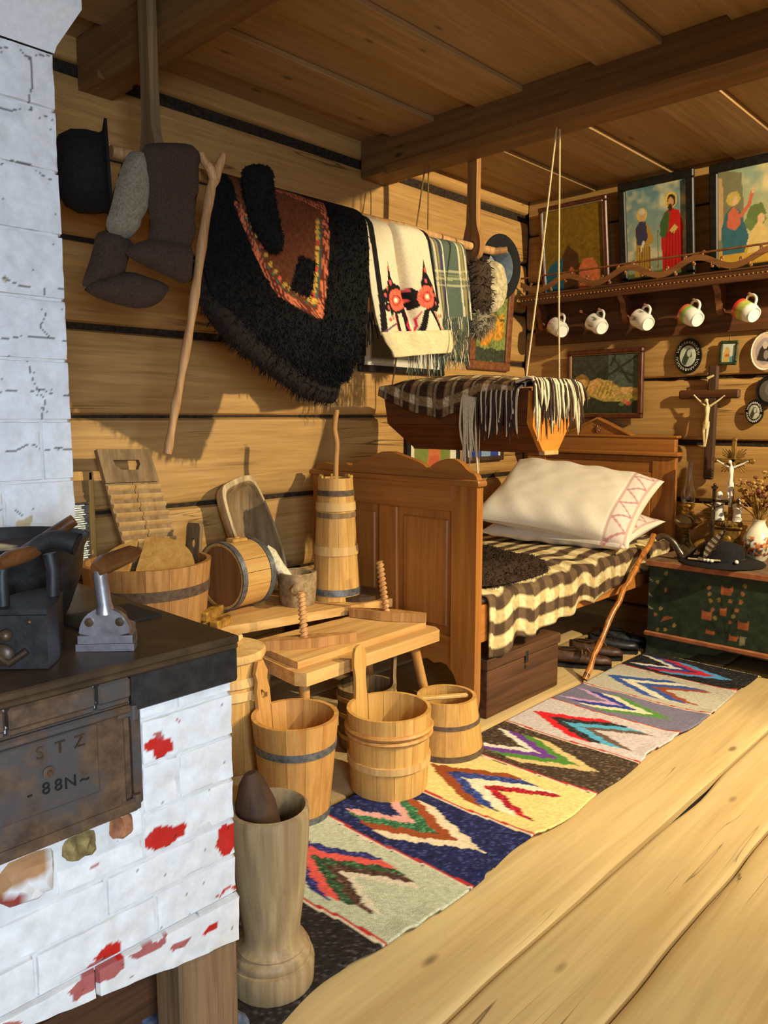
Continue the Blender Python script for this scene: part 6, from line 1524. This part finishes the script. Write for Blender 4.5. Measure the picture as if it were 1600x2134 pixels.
# gilt altar cross on a pedestal, with porcelain figures
gx = -1.405; gy = 4.07
gc = thing('altar_cross', 'gilt altar cross with white figure on a carved pedestal', 'crucifix', (gx, gy, CHZ))
MB().box((0, 0, .075), (.135, .09, .13), .006).box((0, 0, .012), (.155, .105, .022), .006).box((0, 0, .148), (.155, .105, .02), .008).ball((0, -.046, .085), (.026, .008, .026), 12, 8).obj('pedestal', 'gold_old', gc)
m = MB()
for k in range(13): a = -1.2 + 2.4 * k / 12; m.ball((.062 * sin(a), -.04 * cos(a) - .006, .165 + .005 * (k % 2)), .016, 7, 5)
m.obj('rock_base', 'gold_old', gc)
MB().box((0, 0, .375), (.022, .014, .42), .003).box((0, 0, .488), (.175, .014, .020), .003).obj('cross', 'gold_old', gc)
m = MB()
for k in range(20):
    a = pi / 4 + (k // 5) * pi / 2 + ((k % 5) - 2) * .17; L_ = .085 - .012 * abs((k % 5) - 2)
    m.bar((.02 * cos(a), .004, .488 + .02 * sin(a)), (L_ * cos(a), .004, .488 + L_ * sin(a)), .003, .006, .001)
for k in range(4):
    a = pi / 2 * k + (0 if k else 0)
    if k == 3: continue
    cx_, cz_ = ((.092, .488), (0, .592), (-.092, .488))[k]; m.ball((cx_, 0, cz_), (.014, .006, .014), 8, 6)
m.obj('rays', 'gold_old', gc, kind='stuff')
corpus(T(gx, gy - .006, CHZ + .462) @ frame3((0, 0, 0), (1, 0, 0), (0, 0, 1)), .235, 'porcelain', gc, .62)
def statue(label, x, y, z, h, mat='porcelain'):
    t = thing('figurine', label, 'figurine', (x, y, z), 0, 'porcelain figurines on the chest'); k = h / .13
    m = loft([(0, 0, 0, .026 * k, .022 * k, 2.4), (0, 0, .03 * k, .022 * k, .019 * k, 2.2), (0, 0, .065 * k, .021 * k, .018 * k, 2.2), (0, 0, .088 * k, .026 * k, .018 * k, 2.2), (0, 0, .102 * k, .012 * k, .012 * k, 2)], 12); m.obj('robe', mat, t, smooth=60)
    MB().ball((0, -.002, .115 * k), .0135 * k, 10, 8).obj('head', mat, t, smooth=60)
    MB().tube([(-.024 * k, -.004, .086 * k), (-.012 * k, -.022 * k, .066 * k), (.0, -.024 * k, .076 * k), (.012 * k, -.022 * k, .066 * k), (.024 * k, -.004, .086 * k)], .006 * k, 8).obj('folded_arms', mat, t, smooth=60)
    return t
statue('white porcelain robed figurine left of the gilt cross', gx - .048, gy - .03, CHZ + .182, .15)
statue('small white porcelain figurine right of the gilt cross', gx + .046, gy - .03, CHZ + .182, .125)
# vase with dried flowers
vs_ = thing('painted_vase', 'white round vase painted with orange flowers on the chest', 'vase', (-1.252, 4.03, CHZ))
vpz = Paint((234, 226, 204), .04); r_ = random.Random(8)
for k in range(330):
    a = r_.uniform(-pi, pi); z = .03 + .095 * r_.random() * (.55 + .45 * abs(sin(a * 2.5))); c_ = r_.choice(((196, 92, 40), (206, 116, 50), (66, 82, 72), (150, 60, 34), (214, 150, 66), (56, 74, 96))); vpz.ell(a, z * 8, .10, .05, c_)
m = MB(); m.lathe([(0, 0), (.040, 0), (.042, .004), (.058, .03), (.072, .062), (.075, .085), (.068, .115), (.052, .145), (.034, .172), (.028, .188), (.030, .198), (.034, .204), (.028, .204), (.024, .19), (0, .18)], 40)
col = vpz(np.array([math.atan2(p[1], p[0]) for p in m.v]), np.array([p[2] * 8 if .018 < p[2] < .135 else -9 for p in m.v]))
prof = [(0, 0), (.040, 0), (.042, .004)] + [(float(np.interp(z, [.004, .03, .062, .085, .115, .145, .172], [.042, .058, .072, .075, .068, .052, .034])), float(z)) for z in np.linspace(.008, .172, 26)] + [(.028, .188), (.030, .198), (.034, .204), (.028, .204), (.024, .19), (0, .18)]
m = MB(); m.lathe(prof, 64); col = vpz(np.array([math.atan2(p[1], p[0]) for p in m.v]), np.array([p[2] * 8 if .018 < p[2] < .135 else -9 for p in m.v]))
m.obj('body', 'paint_gloss', vs_, smooth=50, col=col)
bq = thing('dried_bouquet', 'bunch of dried yellow and russet flowers in the painted vase', 'flowers', (-1.252, 4.03, CHZ + .195), 0)
m = MB(); m1 = MB(); m2 = MB(); r_ = random.Random(3)
for k in range(150):
    a = r_.uniform(0, 2 * pi); e = r_.random(); R_ = .13 * sqrt(r_.random()); h_ = .06 + .20 * r_.random() * (1 - R_ * 2.5)
    p = Vector((R_ * cos(a) + .005, R_ * sin(a) * .6, h_))
    if k % 2 == 0: m.tube([(0, 0, -.02), (p.x * .4, p.y * .4, p.z * .5), tuple(p)], .0013, 4)
    (m1 if k % 3 else m2).ball(tuple(p), (r_.uniform(.008, .014), r_.uniform(.008, .014), r_.uniform(.006, .011)), 6, 4)
m.obj('stems', 'dried_plant', bq, kind='stuff'); m1.obj('flower_heads', 'dried_plant', bq, kind='stuff', smooth=0); m2.obj('flower_heads', 'dried_rose', bq, kind='stuff', smooth=0)
# black hat with feather on the chest
h3 = thing('felt_hat', 'black highlander hat with feather and shell cord lying on the chest', 'hat', (-1.345, 3.815, CHZ + .001), 0, 'black hats')
MB().lathe([(.0, .004), (.19, .0), (.196, .004), (.19, .010), (.11, .014), (.104, .024), (.098, .07), (.088, .088), (.05, .10), (0, .102)], 44).obj('crown', 'felt_black', h3, smooth=60)
MB().lathe([(.1075, .016), (.1085, .03), (.105, .032), (.104, .016)], 40, cap=False).obj('band', 'leather_black', h3)
m = MB()
for k in range(5): a = radians(233 + 8.5 * k); m.ball((.118 * cos(a), .118 * sin(a), .025), (.0105, .0105, .009), 9, 7)
m.ball((.118 * cos(radians(322)), .118 * sin(radians(322)), .026), .010, 9, 7)
m.obj('shell_cord', 'bead_white', h3, kind='stuff')
MB().tube([(-.125, -.10, .020), (-.05, -.112, .024), (.03, -.108, .030)], .0045, 6).obj('cord', 'ivory', h3)
fr = MB(); q0 = Vector((-.035, -.115, .03)); q1 = Vector((.035, -.075, .165)); dr_ = (q1 - q0)
for k in range(26):
    t_ = k / 25; c_ = q0.lerp(q1, t_); w_ = .030 * sin(pi * min(1, t_ * .9 + .12)) + .004
    fr.cur = 1 if k % 4 < 2 else 0
    for sg in (-1, 1): fr.add([c_, c_ + Vector((sg * w_ * .75, -.006, w_ * .45 + .004)), c_ + Vector((sg * w_ * .8, -.004, w_ * .45 + .011)), c_ + dr_ * .055], [[0, 1, 2, 3]])
fr.tube([q0, q0.lerp(q1, .5), q1], .0016, 5); fr.obj('feather', ['felt_grey', 'felt_brown'], h3, smooth=0)

# ================================================================== on the stove top
PZ = .8135
fi = thing('flat_iron', 'small steel flat iron with wooden grip standing on the stove top', 'iron', (-1.197, .583, PZ - .004), radians(47))
# local: heel at -y towards the viewer, point to +y
ol = [(-.048, 0), (.048, 0), (.046, .03), (.030, .09), (.0, .125), (-.030, .09), (-.046, .03)]
sole = MB(); sole.prism(ol, 0, .012); sole.obj('sole', 'steel', fi, smooth=30)
MB().prism([(a * .94, .003 + b * .96) for a, b in ol], .0125, .026).obj('base_block', 'steel', fi, smooth=30)
bd = MB(); hp = smooth_loop([(-.043, .026), (.043, .026), (.040, .045), (.030, .062), (.012, .072), (-.012, .072), (-.030, .062), (-.040, .045)], 1)
bd.prism(hp, -.002, .012, conv=lambda a, b, d: (a, d + .004, b)); bd.obj('heel_plate', 'steel', fi, smooth=30)
bd = MB(); bd.prism([(a * .85, b) for a, b in hp], .012, .075, conv=lambda a, b, d: (a * (1 - .5 * max(0, d - .03) / .05), d + .004, .026 + (b - .026) * (1 - .35 * (d - .012) / .07))); bd.obj('body', 'rust', fi, smooth=30)
for x in (-.024, .026): MB().lathe([(0, .003), (.0075, .002), (.0075, 0)], 12, T(x, .0015, .05) @ RX(pi / 2)).obj('rivet', 'iron_plate', fi)
MB().tube([(0, .010, .065), (0, .008, .08), (-.002, .002, .12), (-.003, .002, .142)], [.016, .012, .0115, .0115], 12, flat=1).obj('handle_post', 'steel', fi, smooth=60)
MB().tube([(-.004, -.010, .142), (.002, .01, .146), (.016, .045, .149), (.028, .075, .152), (.034, .09, .152)], [.012, .017, .016, .015, .010], 14).obj('grip', 'grip_wood', fi, smooth=60)
ci = thing('charcoal_iron', 'black cast iron charcoal iron with spout and dark grip at the stove edge', 'iron', (-1.212, .440, PZ - .003), radians(46))
ol = [(-.055, 0), (.055, 0), (.053, .05), (.036, .12), (.0, .165), (-.036, .12), (-.053, .05)]
MB().prism(ol, 0, .085).obj('body', 'iron_black', ci, smooth=30)
MB().prism([(a * 1.02, b) for a, b in ol], .086, .094).obj('lid', 'iron_black', ci, smooth=30)
m = MB(); m.ball((-.005, -.006, .055), .010, 10, 8).ball((-.012, -.004, .024), (.018, .008, .018), 10, 8).tube([(-.03, -.004, .03), (0, -.010, .012), (.025, -.004, .03)], .006, 8)
m.obj('latch', 'iron_plate', ci, smooth=60)
for x in (-.035, .03): MB().ball((x, -.001, .075), .0045, 8, 6).obj('rivet', 'iron_plate', ci)
MB().tube([(-.022, .03, .09), (-.022, .03, .14), (-.022, .035, .155)], [.010, .009, .009], 10).obj('front_post', 'iron_black', ci, smooth=60)
MB().tube([(-.024, .025, .160), (-.015, .045, .165), (.0, .075, .168), (.008, .095, .17)], [.010, .014, .013, .010], 12).obj('grip', 'grip_wood', ci, smooth=60)
MB().tube([(.03, .095, .09), (.032, .095, .14), (.028, .095, .165)], [.010, .010, .011], 10).obj('rear_post', 'iron_black', ci, smooth=60)
sp_ = spline([(-.005, .095, .165), (.012, .095, .180), (.034, .095, .188), (.056, .095, .186), (.074, .095, .180)], 4)
MB().tube(sp_, [.012 + .007 * i / 16 for i in range(17)], 14, cap=False).obj('spout', 'iron_black', ci, smooth=60)
MB().tube([sp_[-1], sp_[-2]], [.0165, .013], 12).obj('spout_mouth', 'hollow_black', ci)  # black plug, painted shade of the hollow spout
pot = thing('iron_pot', 'large black iron pot with pale paste and wooden spoon on the stove', 'pot', (-1.548, .553, PZ - .003))
MB().lathe([(0, 0), (.112, 0), (.118, .01), (.142, .075), (.144, .078), (.152, .135), (.160, .150), (.163, .156), (.157, .156), (.148, .14), (.12, .03), (0, .02)], 36).obj('pot_body', 'iron_black', pot, smooth=40)
m, u, v = surf(lambda u, v: np.stack([.135 * v * np.cos(2 * pi * u), .135 * v * np.sin(2 * pi * u), .112 + .012 * vnoise(4 * v * np.cos(2 * pi * u) + 9, 4 * v * np.sin(2 * pi * u) + 9, 3) + .018 * v ** 6], -1), 36, 12)
pc_ = Paint((52, 38, 28), .2, .03, 10).poly([(-.12, .02), (-.04, -.08), (.07, -.07), (.05, .02), (-.02, .06)], (222, 196, 142)); A = np.array(m.v); m.obj('paste', 'paint_matt', pot, smooth=60, col=pc_(A[:, 0], A[:, 1]))
sp2 = MB(); sp2.tube([(-1.53, .58, PZ + .118), (-1.505, .635, PZ + .155), (-1.485, .672, PZ + .183)], [.012, .0135, .012], 10); tag(sp2.obj('wooden_spoon', 'grip_wood', w=True, loc=(-1.53, .58, PZ + .118), smooth=60), 'stub of a wooden spoon handle sticking out of the iron pot', 'spoon')
